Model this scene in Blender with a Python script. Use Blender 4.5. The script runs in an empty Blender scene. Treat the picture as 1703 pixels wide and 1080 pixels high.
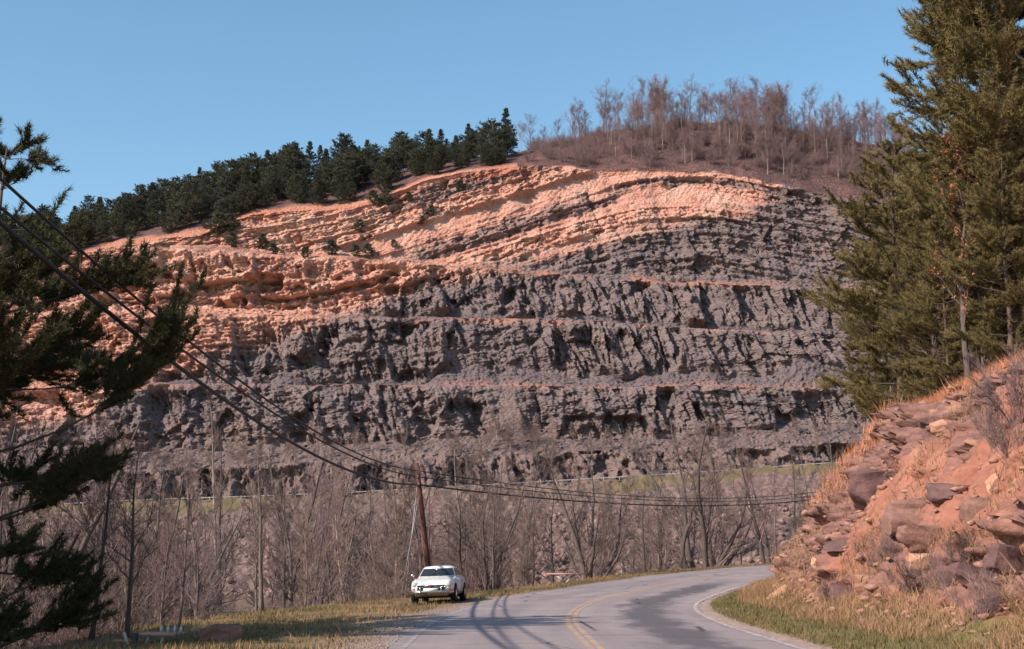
import bpy, math, random
import numpy as np
C = bpy.context.scene
COL = C.collection
R = math.radians
# ------------------------------------------------------------------ camera, sky, sun
F = 2365.0
HZ = 925.0
PITCH = math.atan((HZ - 540.0) / F)
CAMZ = 1.6
cp, sp = math.cos(PITCH), math.sin(PITCH)
cam = bpy.data.cameras.new("camera"); camo = bpy.data.objects.new("camera", cam); COL.objects.link(camo)
cam.sensor_fit = 'HORIZONTAL'; cam.sensor_width = 36.0; cam.lens = 36.0 * F / 1703.0
cam.clip_start = 0.2; cam.clip_end = 12000
camo.location = (0, 0, CAMZ); camo.rotation_euler = (math.pi / 2 + PITCH, 0, 0)
C.camera = camo
SUN = np.array([-1.15, -0.72, 1.0]); SUN /= np.linalg.norm(SUN)
elev = math.asin(SUN[2]); azim = math.atan2(SUN[0], SUN[1])       # azimuth from +Y towards +X
w = bpy.data.worlds.new("World"); C.world = w; w.use_nodes = True
wn = w.node_tree.nodes; wl = w.node_tree.links
bg = wn['Background']; sky = wn.new('ShaderNodeTexSky'); sky.sky_type = 'NISHITA'
sky.sun_disc = False; sky.sun_elevation = elev; sky.sun_rotation = azim
sky.air_density = 1.0; sky.dust_density = .8; sky.ozone_density = 2.0
hs = wn.new('ShaderNodeHueSaturation'); hs.inputs['Hue'].default_value = 0.488; hs.inputs['Saturation'].default_value = 1.10
wl.new(sky.outputs[0], hs.inputs['Color']); wl.new(hs.outputs[0], bg.inputs['Color'])
bg.inputs['Strength'].default_value = 0.15
sl = bpy.data.lights.new("sun", 'SUN'); sl.energy = 5.0; sl.angle = R(0.53); sl.color = (1.0, 0.87, 0.78)
so = bpy.data.objects.new("sun", sl); COL.objects.link(so); so.location = (-60, -40, 60)
from mathutils import Vector
so.rotation_euler = Vector((-SUN[0], -SUN[1], -SUN[2])).to_track_quat('-Z', 'Y').to_euler()
vs = C.view_settings; vs.view_transform = 'Standard'; vs.look = 'None'; vs.exposure = 0.32; vs.gamma = 1.0
C.cycles.max_bounces = 5; C.cycles.diffuse_bounces = 1; C.cycles.transparent_max_bounces = 6

# ------------------------------------------------------------------ projection helpers (photograph pixels -> world)
def p2w(px, py, Y):
    px = np.asarray(px, float); py = np.asarray(py, float)
    u = (px - 851.5) / F; v = (540.0 - py) / F
    dy = cp - v * sp; dz = sp + v * cp
    return u * Y / dy, Y + 0 * u, CAMZ + Y * dz / dy
def w2p(X, Y, Z):
    X, Y, Z = (np.asarray(a, float) for a in (X, Y, Z))
    f = Y * cp + (Z - CAMZ) * sp; up = -Y * sp + (Z - CAMZ) * cp
    return 851.5 + F * X / f, 540.0 - F * up / f

# ------------------------------------------------------------------ noise
def h2(ix, iy, seed):
    ix = ix.astype(np.int64).astype(np.uint32); iy = iy.astype(np.int64).astype(np.uint32)
    h = ix * np.uint32(374761393) + iy * np.uint32(668265263) + np.uint32(seed * 974634777 & 0xffffffff)
    h = (h ^ (h >> np.uint32(13))) * np.uint32(1274126177)
    h = (h ^ (h >> np.uint32(16))) * np.uint32(2246822519)
    h = h ^ (h >> np.uint32(13))
    return h.astype(np.float64) / 4294967295.0
def vn(x, y, seed=0):
    x, y = np.broadcast_arrays(np.asarray(x, float), np.asarray(y, float))
    x0 = np.floor(x); y0 = np.floor(y); fx = x - x0; fy = y - y0
    fx = fx * fx * (3 - 2 * fx); fy = fy * fy * (3 - 2 * fy)
    a = h2(x0, y0, seed); b = h2(x0 + 1, y0, seed); c = h2(x0, y0 + 1, seed); d = h2(x0 + 1, y0 + 1, seed)
    return (a + (b - a) * fx) * (1 - fy) + (c + (d - c) * fx) * fy - 0.5
def fbm(x, y, seed=0, o=4, g=0.5):
    s = 0; a = 1.0
    for i in range(o):
        s = s + a * vn(np.asarray(x) * 2 ** i + 17.3 * i, np.asarray(y) * 2 ** i - 9.1 * i, seed + i); a *= g
    return s
def worley(x, y, seed):
    """nearest jittered cell: three random numbers of that cell and the offset from its centre"""
    x, y = np.broadcast_arrays(np.asarray(x, float), np.asarray(y, float))
    x0 = np.floor(x); y0 = np.floor(y)
    best = np.full(x.shape, 1e9); out = [np.zeros(x.shape) for _ in range(4)]
    for i in (-1, 0, 1):
        for j in (-1, 0, 1):
            cx = x0 + i; cy = y0 + j
            dx = x - (cx + h2(cx, cy, seed)); dy = y - (cy + h2(cx, cy, seed + 1))
            d = dx * dx + dy * dy; m = d < best
            best = np.where(m, d, best)
            out[0] = np.where(m, h2(cx, cy, seed + 2), out[0]); out[1] = np.where(m, h2(cx, cy, seed + 3), out[1])
            out[2] = np.where(m, dx, out[2]); out[3] = np.where(m, dy, out[3])
    return out
def facets(x, y, seed, tilt=1.0):
    r1, r2, dx, dy = worley(x, y, seed)
    return (r1 - 0.5) + tilt * ((r2 - 0.35) * dx + (h2(np.floor(r1 * 1e6), np.floor(r2 * 1e6), 5) - 0.5) * dy)
def sst(a, b, x):
    t = np.clip((x - a) / (b - a), 0, 1); return t * t * (3 - 2 * t)

# ------------------------------------------------------------------ mesh helpers
def mesh(name, V, quads=None, tris=None, smooth=False, attrs=None, polys=None):
    me = bpy.data.meshes.new(name)
    V = np.asarray(V, np.float32)
    fl = []; tot = []
    if quads is not None and len(quads): fl.append(np.asarray(quads, np.int32).ravel()); tot.append(np.full(len(quads), 4, np.int32))
    if tris is not None and len(tris): fl.append(np.asarray(tris, np.int32).ravel()); tot.append(np.full(len(tris), 3, np.int32))
    for p in polys or (): fl.append(np.asarray(p, np.int32)); tot.append(np.array([len(p)], np.int32))
    fl = np.concatenate(fl); tot = np.concatenate(tot)
    me.vertices.add(len(V)); me.vertices.foreach_set('co', V.ravel())
    me.loops.add(len(fl)); me.loops.foreach_set('vertex_index', fl)
    me.polygons.add(len(tot)); me.polygons.foreach_set('loop_start', np.concatenate([[0], np.cumsum(tot)[:-1]]).astype(np.int32))
    me.polygons.foreach_set('loop_total', tot)
    me.update(calc_edges=True)
    if smooth: me.polygons.foreach_set('use_smooth', np.ones(len(tot), bool))
    for k, a in (attrs or {}).items():
        at = me.attributes.new(k, 'FLOAT', 'POINT'); at.data.foreach_set('value', np.asarray(a, np.float32).ravel())
    me.validate()
    return me
def link(name, me, mat=None, parent=None, loc=None):
    o = bpy.data.objects.new(name, me); COL.objects.link(o)
    if mat is not None:
        me.materials.clear(); me.materials.append(mat)
    if parent is not None: o.parent = parent
    if loc is not None: o.location = loc
    return o
def tag(o, label=None, cat=None, group=None, kind=None):
    if label: o['label'] = label
    if cat: o['category'] = cat
    if group: o['group'] = group
    if kind: o['kind'] = kind
    return o
def empty(name, loc=(0, 0, 0), rz=0, s=1.0):
    o = bpy.data.objects.new(name, None); COL.objects.link(o); o.empty_display_size = .2
    o.location = loc; o.rotation_euler = (0, 0, rz); o.scale = (s, s, s) if np.isscalar(s) else s
    return o
def copy_tree(o, parent=None):
    c = o.copy(); COL.objects.link(c); c.parent = parent
    for ch in o.children:
        d = ch.copy(); COL.objects.link(d); d.parent = c
        for g in ch.children:
            e = g.copy(); COL.objects.link(e); e.parent = d
    return c
def grid_quads(nr, nc):
    i = np.arange(nr - 1)[:, None] * nc + np.arange(nc - 1)[None, :]
    return np.stack([i, i + 1, i + nc + 1, i + nc], -1).reshape(-1, 4)

class MB:
    """collects simple solids into one mesh"""
    def __init__(s): s.V = []; s.Q = []; s.T = []; s.P = []; s.n = 0
    def add(s, V, Q=(), T=(), P=()):
        V = np.asarray(V, float).reshape(-1, 3)
        if len(Q): s.Q.append(np.asarray(Q) + s.n)
        if len(T): s.T.append(np.asarray(T) + s.n)
        for p in P: s.P.append([i + s.n for i in p])
        s.V.append(V); s.n += len(V)
    def tube(s, pts, rad, k=6, cap=True):
        pts = np.asarray(pts, float); n = len(pts)
        rad = np.broadcast_to(np.asarray(rad, float), (n,))
        t = np.gradient(pts, axis=0); t /= np.linalg.norm(t, axis=1)[:, None] + 1e-9
        ref = np.array([0.0, 0, 1]) if abs(t[:, 2]).mean() < .8 else np.array([0, 1.0, 0])
        a = np.cross(t, ref); a /= np.linalg.norm(a, axis=1)[:, None] + 1e-9; b = np.cross(t, a)
        th = np.arange(k) * 2 * math.pi / k
        V = pts[:, None] + rad[:, None, None] * (np.cos(th)[None, :, None] * a[:, None] + np.sin(th)[None, :, None] * b[:, None])
        i = np.arange(n - 1)[:, None] * k + np.arange(k)[None]; j = np.arange(n - 1)[:, None] * k + (np.arange(k)[None] + 1) % k
        Q = np.stack([i, j, j + k, i + k], -1).reshape(-1, 4)
        s.add(V, Q, P=[list(range(k))[::-1], [(n - 1) * k + q for q in range(k)]] if cap else ())
    def segs(s, A, B, ra, rb):
        """many straight three-sided twigs at once"""
        A = np.asarray(A, float); B = np.asarray(B, float)
        if not len(A): return
        t = B - A; t /= np.linalg.norm(t, axis=1)[:, None] + 1e-9
        ref = np.where(np.abs(t[:, 2:3]) < .8, np.array([[0., 0, 1]]), np.array([[1., 0, 0]]))
        a = np.cross(t, ref); a /= np.linalg.norm(a, axis=1)[:, None] + 1e-9; b = np.cross(t, a)
        V = []
        for P, r in ((A, ra), (B, rb)):
            for q in range(3):
                th = q * 2.0944; V.append(P + np.asarray(r)[:, None] * (math.cos(th) * a + math.sin(th) * b))
        V = np.stack(V, 1); n = len(A); o = np.arange(n)[:, None] * 6
        Q = np.concatenate([o + np.array([[0, 1, 4, 3]]), o + np.array([[1, 2, 5, 4]]), o + np.array([[2, 0, 3, 5]])])
        s.add(V.reshape(-1, 3), Q)
    def box(s, c, d, rot=None, bev=0.0):
        c = np.asarray(c, float); d = np.asarray(d, float) / 2
        g = np.array([[x, y, z] for z in (-1, 1) for y in (-1, 1) for x in (-1, 1)], float) * d
        if rot is not None: g = g @ np.asarray(rot).T
        s.add(g + c, [[0, 2, 3, 1], [4, 5, 7, 6], [0, 1, 5, 4], [2, 6, 7, 3], [0, 4, 6, 2], [1, 3, 7, 5]])
    def loft(s, rings, cap=True, closed=True):
        rings = np.asarray(rings, float); n, k, _ = rings.shape
        i = np.arange(n - 1)[:, None] * k + np.arange(k if closed else k - 1)[None]
        j = np.arange(n - 1)[:, None] * k + (np.arange(k if closed else k - 1)[None] + 1) % k
        s.add(rings, np.stack([i, j, j + k, i + k], -1).reshape(-1, 4),
              P=[list(range(k))[::-1], [(n - 1) * k + q for q in range(k)]] if cap else ())
    def me(s, name, smooth=False):
        return mesh(name, np.concatenate(s.V), np.concatenate(s.Q) if s.Q else None, np.concatenate(s.T) if s.T else None, smooth, polys=s.P)
    def build(s, name, mat, parent=None, smooth=False, loc=None):
        return link(name, s.me(name, smooth), mat, parent, loc)
def rotz(a): c, s_ = math.cos(a), math.sin(a); return np.array([[c, -s_, 0], [s_, c, 0], [0, 0, 1.]])
def rotx(a): c, s_ = math.cos(a), math.sin(a); return np.array([[1., 0, 0], [0, c, -s_], [0, s_, c]])
def roty(a): c, s_ = math.cos(a), math.sin(a); return np.array([[c, 0, s_], [0, 1., 0], [-s_, 0, c]])

# ------------------------------------------------------------------ materials
class NT:
    def __init__(s, name, rough=.9, spec=.2):
        s.m = bpy.data.materials.new(name); s.m.use_nodes = True; s.t = s.m.node_tree; s.p = s.t.nodes['Principled BSDF']
        s.p.inputs['Roughness'].default_value = rough; s.p.inputs['Specular IOR Level'].default_value = spec
        s.co = None
    def n(s, ty, **kw):
        x = s.t.nodes.new(ty)
        for k, v in kw.items(): setattr(x, k, v)
        return x
    def l(s, a, b): s.t.links.new(a, b)
    def coord(s, scale=(1, 1, 1)):
        if s.co is None: s.co = s.n('ShaderNodeTexCoord').outputs['Object']
        mp = s.n('ShaderNodeMapping'); mp.inputs['Scale'].default_value = scale; s.l(s.co, mp.inputs['Vector']); return mp.outputs[0]
    def noise(s, scale, detail=4, sc=(1, 1, 1), rough=.55, vec=None):
        x = s.n('ShaderNodeTexNoise'); x.inputs['Scale'].default_value = scale; x.inputs['Detail'].default_value = detail
        x.inputs['Roughness'].default_value = rough
        s.l(vec if vec is not None else s.coord(sc), x.inputs['Vector']); return x.outputs['Fac']
    def ramp(s, fac, a, b, ca=0.0, cb=1.0):
        x = s.n('ShaderNodeMapRange'); x.clamp = True
        for k, v in zip(('From Min', 'From Max', 'To Min', 'To Max'), (a, b, ca, cb)): x.inputs[k].default_value = v
        s.l(fac, x.inputs['Value']); return x.outputs[0]
    def mix(s, fac, a, b, blend='MIX'):
        x = s.n('ShaderNodeMix', data_type='RGBA', blend_type=blend)
        for sock, v in ((x.inputs['Factor'], fac), (x.inputs['A'], a), (x.inputs['B'], b)):
            if isinstance(v, (tuple, list)): sock.default_value = (*v, 1.0) if len(v) == 3 else v
            elif isinstance(v, (int, float)): sock.default_value = v
            else: s.l(v, sock)
        return x.outputs['Result']
    def attr(s, name): return s.n('ShaderNodeAttribute', attribute_name=name).outputs['Fac']
    def math(s, op, a, b=0.0):
        x = s.n('ShaderNodeMath', operation=op)
        for i, v in enumerate((a, b)):
            if isinstance(v, (int, float)): x.inputs[i].default_value = v
            else: s.l(v, x.inputs[i])
        return x.outputs[0]
    def col(s, c):
        if isinstance(c, (tuple, list)): s.p.inputs['Base Color'].default_value = (*c, 1)
        else: s.l(c, s.p.inputs['Base Color'])
        return s.m
    def bump(s, h, strength=.5, dist=.05):
        b = s.n('ShaderNodeBump'); b.inputs['Strength'].default_value = strength; b.inputs['Distance'].default_value = dist
        s.l(h, b.inputs['Height']); s.l(b.outputs[0], s.p.inputs['Normal'])
def simple(name, c1, c2=None, scale=3.0, rough=.9, spec=.2, sc=(1, 1, 1), metal=0.0, bump=0.0, rnd=0.0):
    t = NT(name, rough, spec); t.p.inputs['Metallic'].default_value = metal
    if c2 is None: c2 = tuple(x * .85 for x in c1)
    f = t.ramp(t.noise(scale, 4, sc), .3, .7)
    c = t.mix(f, c1, c2)
    if rnd:
        oi = t.n('ShaderNodeObjectInfo').outputs['Random']
        v = t.ramp(oi, 0, 1, 1 - rnd, 1 + rnd)
        cc = t.n('ShaderNodeCombineColor'); [t.l(v, cc.inputs[i]) for i in range(3)]
        c = t.mix(1.0, c, cc.outputs[0], 'MULTIPLY')
    if bump: t.bump(t.noise(scale * 2, 5, sc), bump)
    return t.col(c)
# ------------------------------------------------------------------ the lie of the land
RC = np.array([(1.9, -40), (1.75, -10), (1.6, 10), (1.47, 24.9), (1.4, 35), (1.78, 42.5), (2.4, 48), (3.4, 53), (6.75, 65.8),
               (11.7, 82.3), (19, 101), (30, 125), (45, 152), (66, 185), (95, 222), (130, 260)], float)
_y = np.linspace(-40, 260, 1201)
def _smooth(v, k): 
    ker = np.hanning(k); ker /= ker.sum(); return np.convolve(np.pad(v, k // 2, mode='reflect', reflect_type='odd'), ker, 'valid')[:len(v)]
_cx = _smooth(np.interp(_y, RC[:, 1], RC[:, 0]), 49)
_th = np.arctan(np.gradient(_cx, _y))                      # heading, from +Y towards +X
HALF = 3.75
def cx(Y): return np.interp(Y, _y, _cx)
def th(Y): return np.interp(Y, _y, _th)
def zr(Y): return .015 * np.where(np.asarray(Y) > 44, np.maximum(np.asarray(Y, float) - 50 + 36 / np.maximum(np.asarray(Y, float) - 38, 6) , 0), 0)
def side(X, Y):                                            # signed distance right of the centre line
    s = (X - cx(Y)) * np.cos(th(Y)); yy = Y + s * np.sin(th(Y)) * 0.8
    yy = np.clip(yy, -40, 260)
    return (X - cx(yy)) * np.cos(th(yy)) - (Y - yy) * np.sin(th(yy)), yy
GR = np.array([(-600, 870), (0, 848), (227, 836), (443, 829), (587, 823), (720, 816), (1025, 798), (1175, 789), (1310, 779), (1700, 752), (2300, 715)], float)
def px_of(X, Y, py):
    v = (540.0 - py) / F; return 851.5 + F * X * (cp - v * sp) / Y
def lvl(tab, X, Y):
    tab = np.asarray(tab, float); py = 700.0 + 0 * X
    for _ in range(4): py = np.interp(px_of(X, Y, py), tab[:, 0], tab[:, 1])
    return p2w(0, py, Y)[2]
def zhw(X): return lvl(GR, np.asarray(X, float), 345.0)
TOE = np.array([(-40, 2.6), (30, 2.6), (45, 2.3), (58, 1.5), (70, .9), (100, .9), (300, 1.5)], float)
RIM = np.array([(-40, 7.5), (20, 7.5), (46, 7.2), (60, 3.0), (90, 2.6), (300, 2.6)], float)
def ground_z(X, Y, noise=True):
    X = np.asarray(X, float); Y = np.asarray(Y, float)
    s, yy = side(X, Y); z0 = zr(yy)
    l = -s - HALF; rim = np.interp(yy, RIM[:, 0], RIM[:, 1])
    zl = z0 - .035 * np.clip(l, 0, rim)
    drop = np.maximum(l - rim, 0)
    rr = drop * .62 - .35 * sst(0, 3, drop)
    zl = np.maximum(zl - rr, -9.0 + .25 * np.log1p(np.exp(np.clip((zl - rr + 9) / .25, -20, 20))) * 0) if False else zl - 9.0 * np.tanh(np.maximum(rr, 0) / 9.0)
    r = s - HALF
    z = np.where(s < 0, zl, z0 + .03 * np.clip(r, 0, 2) - .6 * sst(1.2, 4, r))
    zh = zhw(np.clip(X, -500, 600))
    emb = zh - .3 - (344 - Y) * .60
    z = np.where(Y > 200, np.maximum(z, emb), z)
    if noise:
        a = sst(.3, 2.5, l) + sst(.2, 1.5, r)
        z = z + a * (.10 * vn(X * .9, Y * .9, 3) + .06 * vn(X * 2.7, Y * 2.7, 4)) + sst(10, 25, l) * fbm(X * .12, Y * .12, 6, 3) * 1.0
        e = sst(-2, 3, emb - (z - 3)) * (Y > 200)
        z = z + e * (.9 * facets(X * .45, Y * .45, 40) + .5 * facets(X * .9, Y * .9, 44))
        z = z - .05 * (np.abs(s) < HALF - .1)
    return z
def hit(px, py, y0=14.0, y1=330.0, fn=ground_z):
    """where the sight line through a photograph pixel meets the land"""
    Ys = np.geomspace(y0, y1, 900); X, Y, Z = p2w(px, py, Ys)
    g = fn(X, Y, False) if fn is ground_z else fn(X, Y)
    i = np.argmax(Z < g) if (Z < g).any() else len(Ys) - 1
    return float(X[i]), float(Y[i]), float(g[i])

# ground sheet
def axis(parts):
    out = [np.arange(a, b, st) for a, b, st in parts]; return np.concatenate(out + [[parts[-1][1]]])
gx = axis([(-6000, -600, 300), (-600, -260, 20), (-260, -60, 2.2), (-60, -14, .7), (-14, 12, .25), (12, 40, .5), (40, 260, 2.0), (260, 700, 20), (700, 6000, 300)])
gy = axis([(-900, -60, 60), (-60, 14, 2), (14, 60, .25), (60, 110, .45), (110, 250, 2.0), (250, 345, .9)])
GX, GY = np.meshgrid(gx, gy)
GZ = ground_z(GX, GY)
gs, gyy = side(GX, GY); gl = -gs - HALF; grr = gs - HALF
gemb = sst(-1.5, 1.0, (zhw(np.clip(GX, -500, 600)) - .3 - (344 - GY) * .6) - (GZ - 2.2)) * (GY > 200)
verge = sst(338.6, 341, GY + 5 * vn(GX * .08, GX * 0, 9)) * np.clip(sst(-30, -50, GX) * .9 + sst(18, 30, GX) * .9 + .25, 0, 1)
g_gravel = sst(2.6, .4, gl + 1.4 * vn(GX * .5, GY * .25, 12) + np.interp(gyy, [0, 30, 50, 60, 400], [.6, .7, .9, 1.5, 1.6])) * (gl > -1) + sst(.75, .25, np.abs(grr) + .3 * vn(GX, GY, 15)) * np.interp(gyy, [20, 50, 60, 400], [1, 1, .6, .6])
g_grass = sst(.1, 1.0, gl) * sst(11, 8, gl) + sst(.2, .7, grr)
t = NT('ground_soil', .95, .1)
n1 = t.noise(.5, 5); n2 = t.noise(5, 5); n3 = t.noise(22, 3)
duff = t.mix(t.ramp(n1, .35, .65), (.115, .080, .064), (.175, .120, .090))
duff = t.mix(t.ramp(n2, .5, .75), duff, (.25, .175, .125))
grass = t.mix(t.ramp(n2, .3, .7), (.115, .095, .042), (.22, .145, .078))
grass = t.mix(t.ramp(n1, .48, .66), grass, (.27, .165, .095))
gravel = t.mix(t.ramp(n3, .3, .7), (.30, .21, .17), (.46, .34, .28))
rip = t.mix(t.ramp(t.noise(.9, 4), .42, .62), (.125, .085, .075), (.235, .158, .135))
vg = t.mix(t.ramp(t.noise(.25, 4), .4, .65), (.130, .106, .055), (.190, .136, .082))
c = t.mix(t.attr('grass'), duff, grass); c = t.mix(t.attr('riprap'), c, rip); c = t.mix(t.attr('verge'), c, vg)
gr_f = t.math('MULTIPLY', t.attr('gravel'), t.ramp(n2, .25, .55))
c = t.mix(gr_f, c, gravel); t.col(c); t.bump(t.noise(9, 6), .6, .06); M_ground = t.m
me = mesh('ground', np.stack([GX, GY, GZ], -1).reshape(-1, 3), grid_quads(len(gy), len(gx)), None, True,
          {'grass': g_grass, 'gravel': np.clip(g_gravel, 0, 1), 'riprap': gemb, 'verge': verge * (GY > 300)})
tag(link('ground', me, M_ground), kind='structure')

# road sheet and its painted lines
ys = np.arange(-40, 255, .4)
def strip(name, a, b, lift, mat, kind='structure', yy=ys, nx=2, wob=0.0, crown=.0):
    s = np.linspace(0, 1, nx)[None] * 1.0
    A = a + wob * vn(yy * .7, yy * 0, 31); B = b + wob * vn(yy * .7, yy * 0, 37)
    S = A[:, None] * (1 - s) + B[:, None] * s
    X = cx(yy)[:, None] + S * np.cos(th(yy))[:, None]; Y = yy[:, None] - S * np.sin(th(yy))[:, None]
    Z = zr(yy)[:, None] + lift + 0 * S
    me = mesh(name, np.stack([X, Y, Z], -1).reshape(-1, 3), grid_quads(len(yy), nx), None, True, {'lat': S, 'along': np.broadcast_to(yy[:, None], S.shape)})
    return tag(link(name, me, mat), kind=kind)
def asphalt_base(t):
    lat = t.attr('lat'); al = t.attr('along')
    cv = t.n('ShaderNodeCombineXYZ'); t.l(lat, cv.inputs[0]); t.l(t.math('MULTIPLY', al, .06), cv.inputs[1])
    streak = t.noise(1.1, 5, vec=cv.outputs[0])
    base = t.mix(t.ramp(streak, .3, .7), (.235, .196, .193), (.350, .288, .276))
    base = t.mix(t.ramp(t.noise(60, 3), .35, .7, 0, .5), base, (.18, .15, .15))
    base = t.mix(t.ramp(t.noise(.35, 4), .5, .7, 0, .35), base, (.42, .33, .29))
    # darker band down the middle of the inner lane, only through the bend
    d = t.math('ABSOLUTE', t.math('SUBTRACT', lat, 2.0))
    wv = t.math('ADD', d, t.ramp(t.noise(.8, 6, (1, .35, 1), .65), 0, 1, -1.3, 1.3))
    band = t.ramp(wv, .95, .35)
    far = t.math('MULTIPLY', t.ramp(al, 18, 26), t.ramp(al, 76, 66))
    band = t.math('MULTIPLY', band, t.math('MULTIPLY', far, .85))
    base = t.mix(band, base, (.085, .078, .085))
    d2 = t.math('ABSOLUTE', t.math('SUBTRACT', lat, -1.9))
    b2 = t.math('MULTIPLY', t.ramp(t.math('ADD', d2, t.ramp(t.noise(.5, 4), 0, 1, -.7, .7)), .7, .2), .28)
    base = t.mix(b2, base, (.14, .12, .125))
    # cracks
    vo = t.n('ShaderNodeTexVoronoi', feature='DISTANCE_TO_EDGE'); vo.inputs['Scale'].default_value = .22
    t.l(t.coord(), vo.inputs['Vector']); cr = t.ramp(vo.outputs['Distance'], .012, .004)
    base = t.mix(t.math('MULTIPLY', cr, t.ramp(t.noise(.4, 2), .45, .55)), base, (.07, .06, .06))
    return base
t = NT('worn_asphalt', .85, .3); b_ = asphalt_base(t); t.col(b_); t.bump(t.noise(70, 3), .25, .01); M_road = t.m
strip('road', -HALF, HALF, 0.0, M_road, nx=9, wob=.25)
def paint(name, colour, wear):
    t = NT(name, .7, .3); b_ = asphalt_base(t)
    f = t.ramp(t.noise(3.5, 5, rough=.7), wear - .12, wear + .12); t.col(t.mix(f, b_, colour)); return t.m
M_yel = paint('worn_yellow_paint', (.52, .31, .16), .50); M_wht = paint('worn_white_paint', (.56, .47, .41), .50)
strip('centre_line', -.15, -.03, .004, M_yel); strip('centre_line', .03, .15, .004, M_yel)
strip('edge_line', -HALF + .32, -HALF + .42, .004, paint('nearly_gone_white_paint', (.50, .42, .38), .56)); strip('edge_line', HALF - .22, HALF - .10, .004, M_wht)
# ------------------------------------------------------------------ the terraced road cut and the hill behind it
TB = {  # photograph rows of each terrace line
 'B': [(-600, 800), (0, 790), (300, 779), (500, 769), (700, 763), (900, 754), (1100, 750), (1300, 742), (1500, 736), (2300, 700)],
 'C': [(-600, 765), (0, 760), (300, 752), (500, 744), (700, 736), (900, 730), (1000, 738), (1300, 717), (1500, 707), (2300, 670)],
 'D': [(-600, 650), (0, 641), (300, 640), (600, 640), (800, 641), (1000, 643), (1200, 642), (1400, 646), (1600, 650), (2300, 660)],
 'Fq': [(-600, 625), (0, 622), (300, 634), (500, 633), (700, 629), (850, 612), (900, 617), (1050, 622), (1200, 622), (1300, 606), (1400, 602), (2300, 600)],
 'G': [(-600, 530), (0, 520), (200, 522), (300, 519), (450, 524), (530, 527), (700, 530), (860, 530), (960, 533), (1100, 542), (1200, 549), (1300, 551), (1500, 550), (2300, 560)],
 'I': [(-600, 500), (0, 470), (200, 425), (250, 415), (340, 412), (420, 419), (500, 429), (560, 430), (640, 432), (750, 442), (830, 448), (930, 458), (1030, 465), (1150, 471), (1250, 475), (1350, 478), (1500, 485), (2300, 520)],
 'K': [(-600, 480), (0, 440), (200, 411), (270, 396), (340, 388), (395, 364), (420, 357), (500, 352), (585, 345), (640, 325), (700, 303), (760, 288), (830, 279), (900, 275), (1000, 281), (1080, 283), (1160, 285), (1240, 293), (1290, 306), (1340, 318), (1400, 327), (1500, 342), (1700, 370), (2300, 470)],
 'L': [(-600, 470), (0, 405), (100, 392), (200, 377), (300, 350), (400, 318), (500, 300), (600, 292), (700, 278), (800, 262), (860, 252), (900, 244), (950, 237), (1000, 222), (1060, 212), (1110, 206), (1200, 205), (1300, 213), (1400, 229), (1480, 246), (1600, 272), (1703, 300), (2300, 440)],
}
XC = axis([(-620, -215, 9), (-215, 235, .30), (235, 640, 9)])
wob = lambda k, a: a * fbm(XC * .12, XC * 0, k, 3)
zA = zhw(XC)
zB = lvl(TB['B'], XC, 367.) + wob(60, 1.2)
zC = lvl(TB['C'], XC, 376.) + 1.6 * np.abs(vn(XC * .06, XC * 0, 61)) * 2
zD = lvl(TB['D'], XC, 384.) + wob(62, .5)
zF = np.maximum(lvl(TB['Fq'], XC, 397.) + 4.2 * (np.abs(vn(XC * .11, XC * 0, 63)) * 2 - .55) + .8 * vn(XC * .5, XC * 0, 69), zD + 1.15 + .3 * vn(XC * .3, XC * 0, 59))
zG = np.maximum(lvl(TB['G'], XC, 406.) + wob(64, .6), zF + 1)
zH = zG + 1.15 + 1.9 * np.abs(vn(XC * .11, XC * 0, 65)) * 2
zI = np.maximum(lvl(TB['I'], XC, 424.) + wob(66, .9), zG + 2)
zJ = zI + 1.3 + 1.9 * np.abs(vn(XC * .10, XC * 0, 68)) * 2
zK = np.maximum(lvl(TB['K'], XC, 440.), zJ + .5); yK = 430.5 + (zK - zJ) * .62
zK = np.maximum(lvl(TB['K'], XC, yK) + wob(67, 1.0), zJ + .5)
yL = yK + 62.; zL = np.maximum(lvl(TB['L'], XC, yL), zK + .5)
keys_y = [344.6 + 0 * XC, 347 + 0 * XC, 360.5 + 0 * XC, 367 + 0 * XC, 376 + 0 * XC, 384 + 0 * XC, 389.5 + 0 * XC, 397 + 0 * XC, 406 + 0 * XC, 411 + 0 * XC,
          413.5 + 0 * XC, 424 + 0 * XC, 430.5 + 0 * XC, yK, yK + 5, yK + 25, yL, yL + 45, yL + 160, yL + 700]
keys_z = [zA - .35, zA, zA + .1, zB, zC, zD, zD + .25, zF, zG, zG + .2, zH, zI, zJ, zK, zK + (zL - zK) * .12, zK + (zL - zK) * .5, zL, zL - 3, zL - 60, zL * 0 + 5]
seg_n = [2, 8, 26, 30, 88, 14, 24, 92, 12, 8, 88, 14, 170, 12, 20, 26, 10, 8, 6]
#        face?  0 none, 1 rock face, 2 talus, 3 upper slope, 4 hill, 5 road/bench
seg_k = [5, 5, 1, 2, 1, 5, 2, 1, 5, 2, 1, 5, 3, 4, 4, 4, 4, 4, 4]
rows_y = []; rows_z = []; amp = []; tal = []; hill = []; upper = []; tt = []
for i, n in enumerate(seg_n):
    for q in range(n):
        f = q / n; k = seg_k[i]
        rows_y.append(keys_y[i] * (1 - f) + keys_y[i + 1] * f)
        zf = f
        rows_z.append(keys_z[i] * (1 - zf) + keys_z[i + 1] * zf)
        e = min(1, f / .10) * min(1, (1 - f) / .10)
        amp.append({1: .22 + .78 * e, 2: .10, 3: .25 + .75 * min(1, f / .08) * min(1, (1 - f) / .05), 4: .03, 5: .06}[k])
        tal.append(1.0 if k == 2 else (.6 if k == 5 else 0)); hill.append(1.0 if k == 4 else 0); upper.append(1.0 if k == 3 else 0); tt.append(f)
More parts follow.
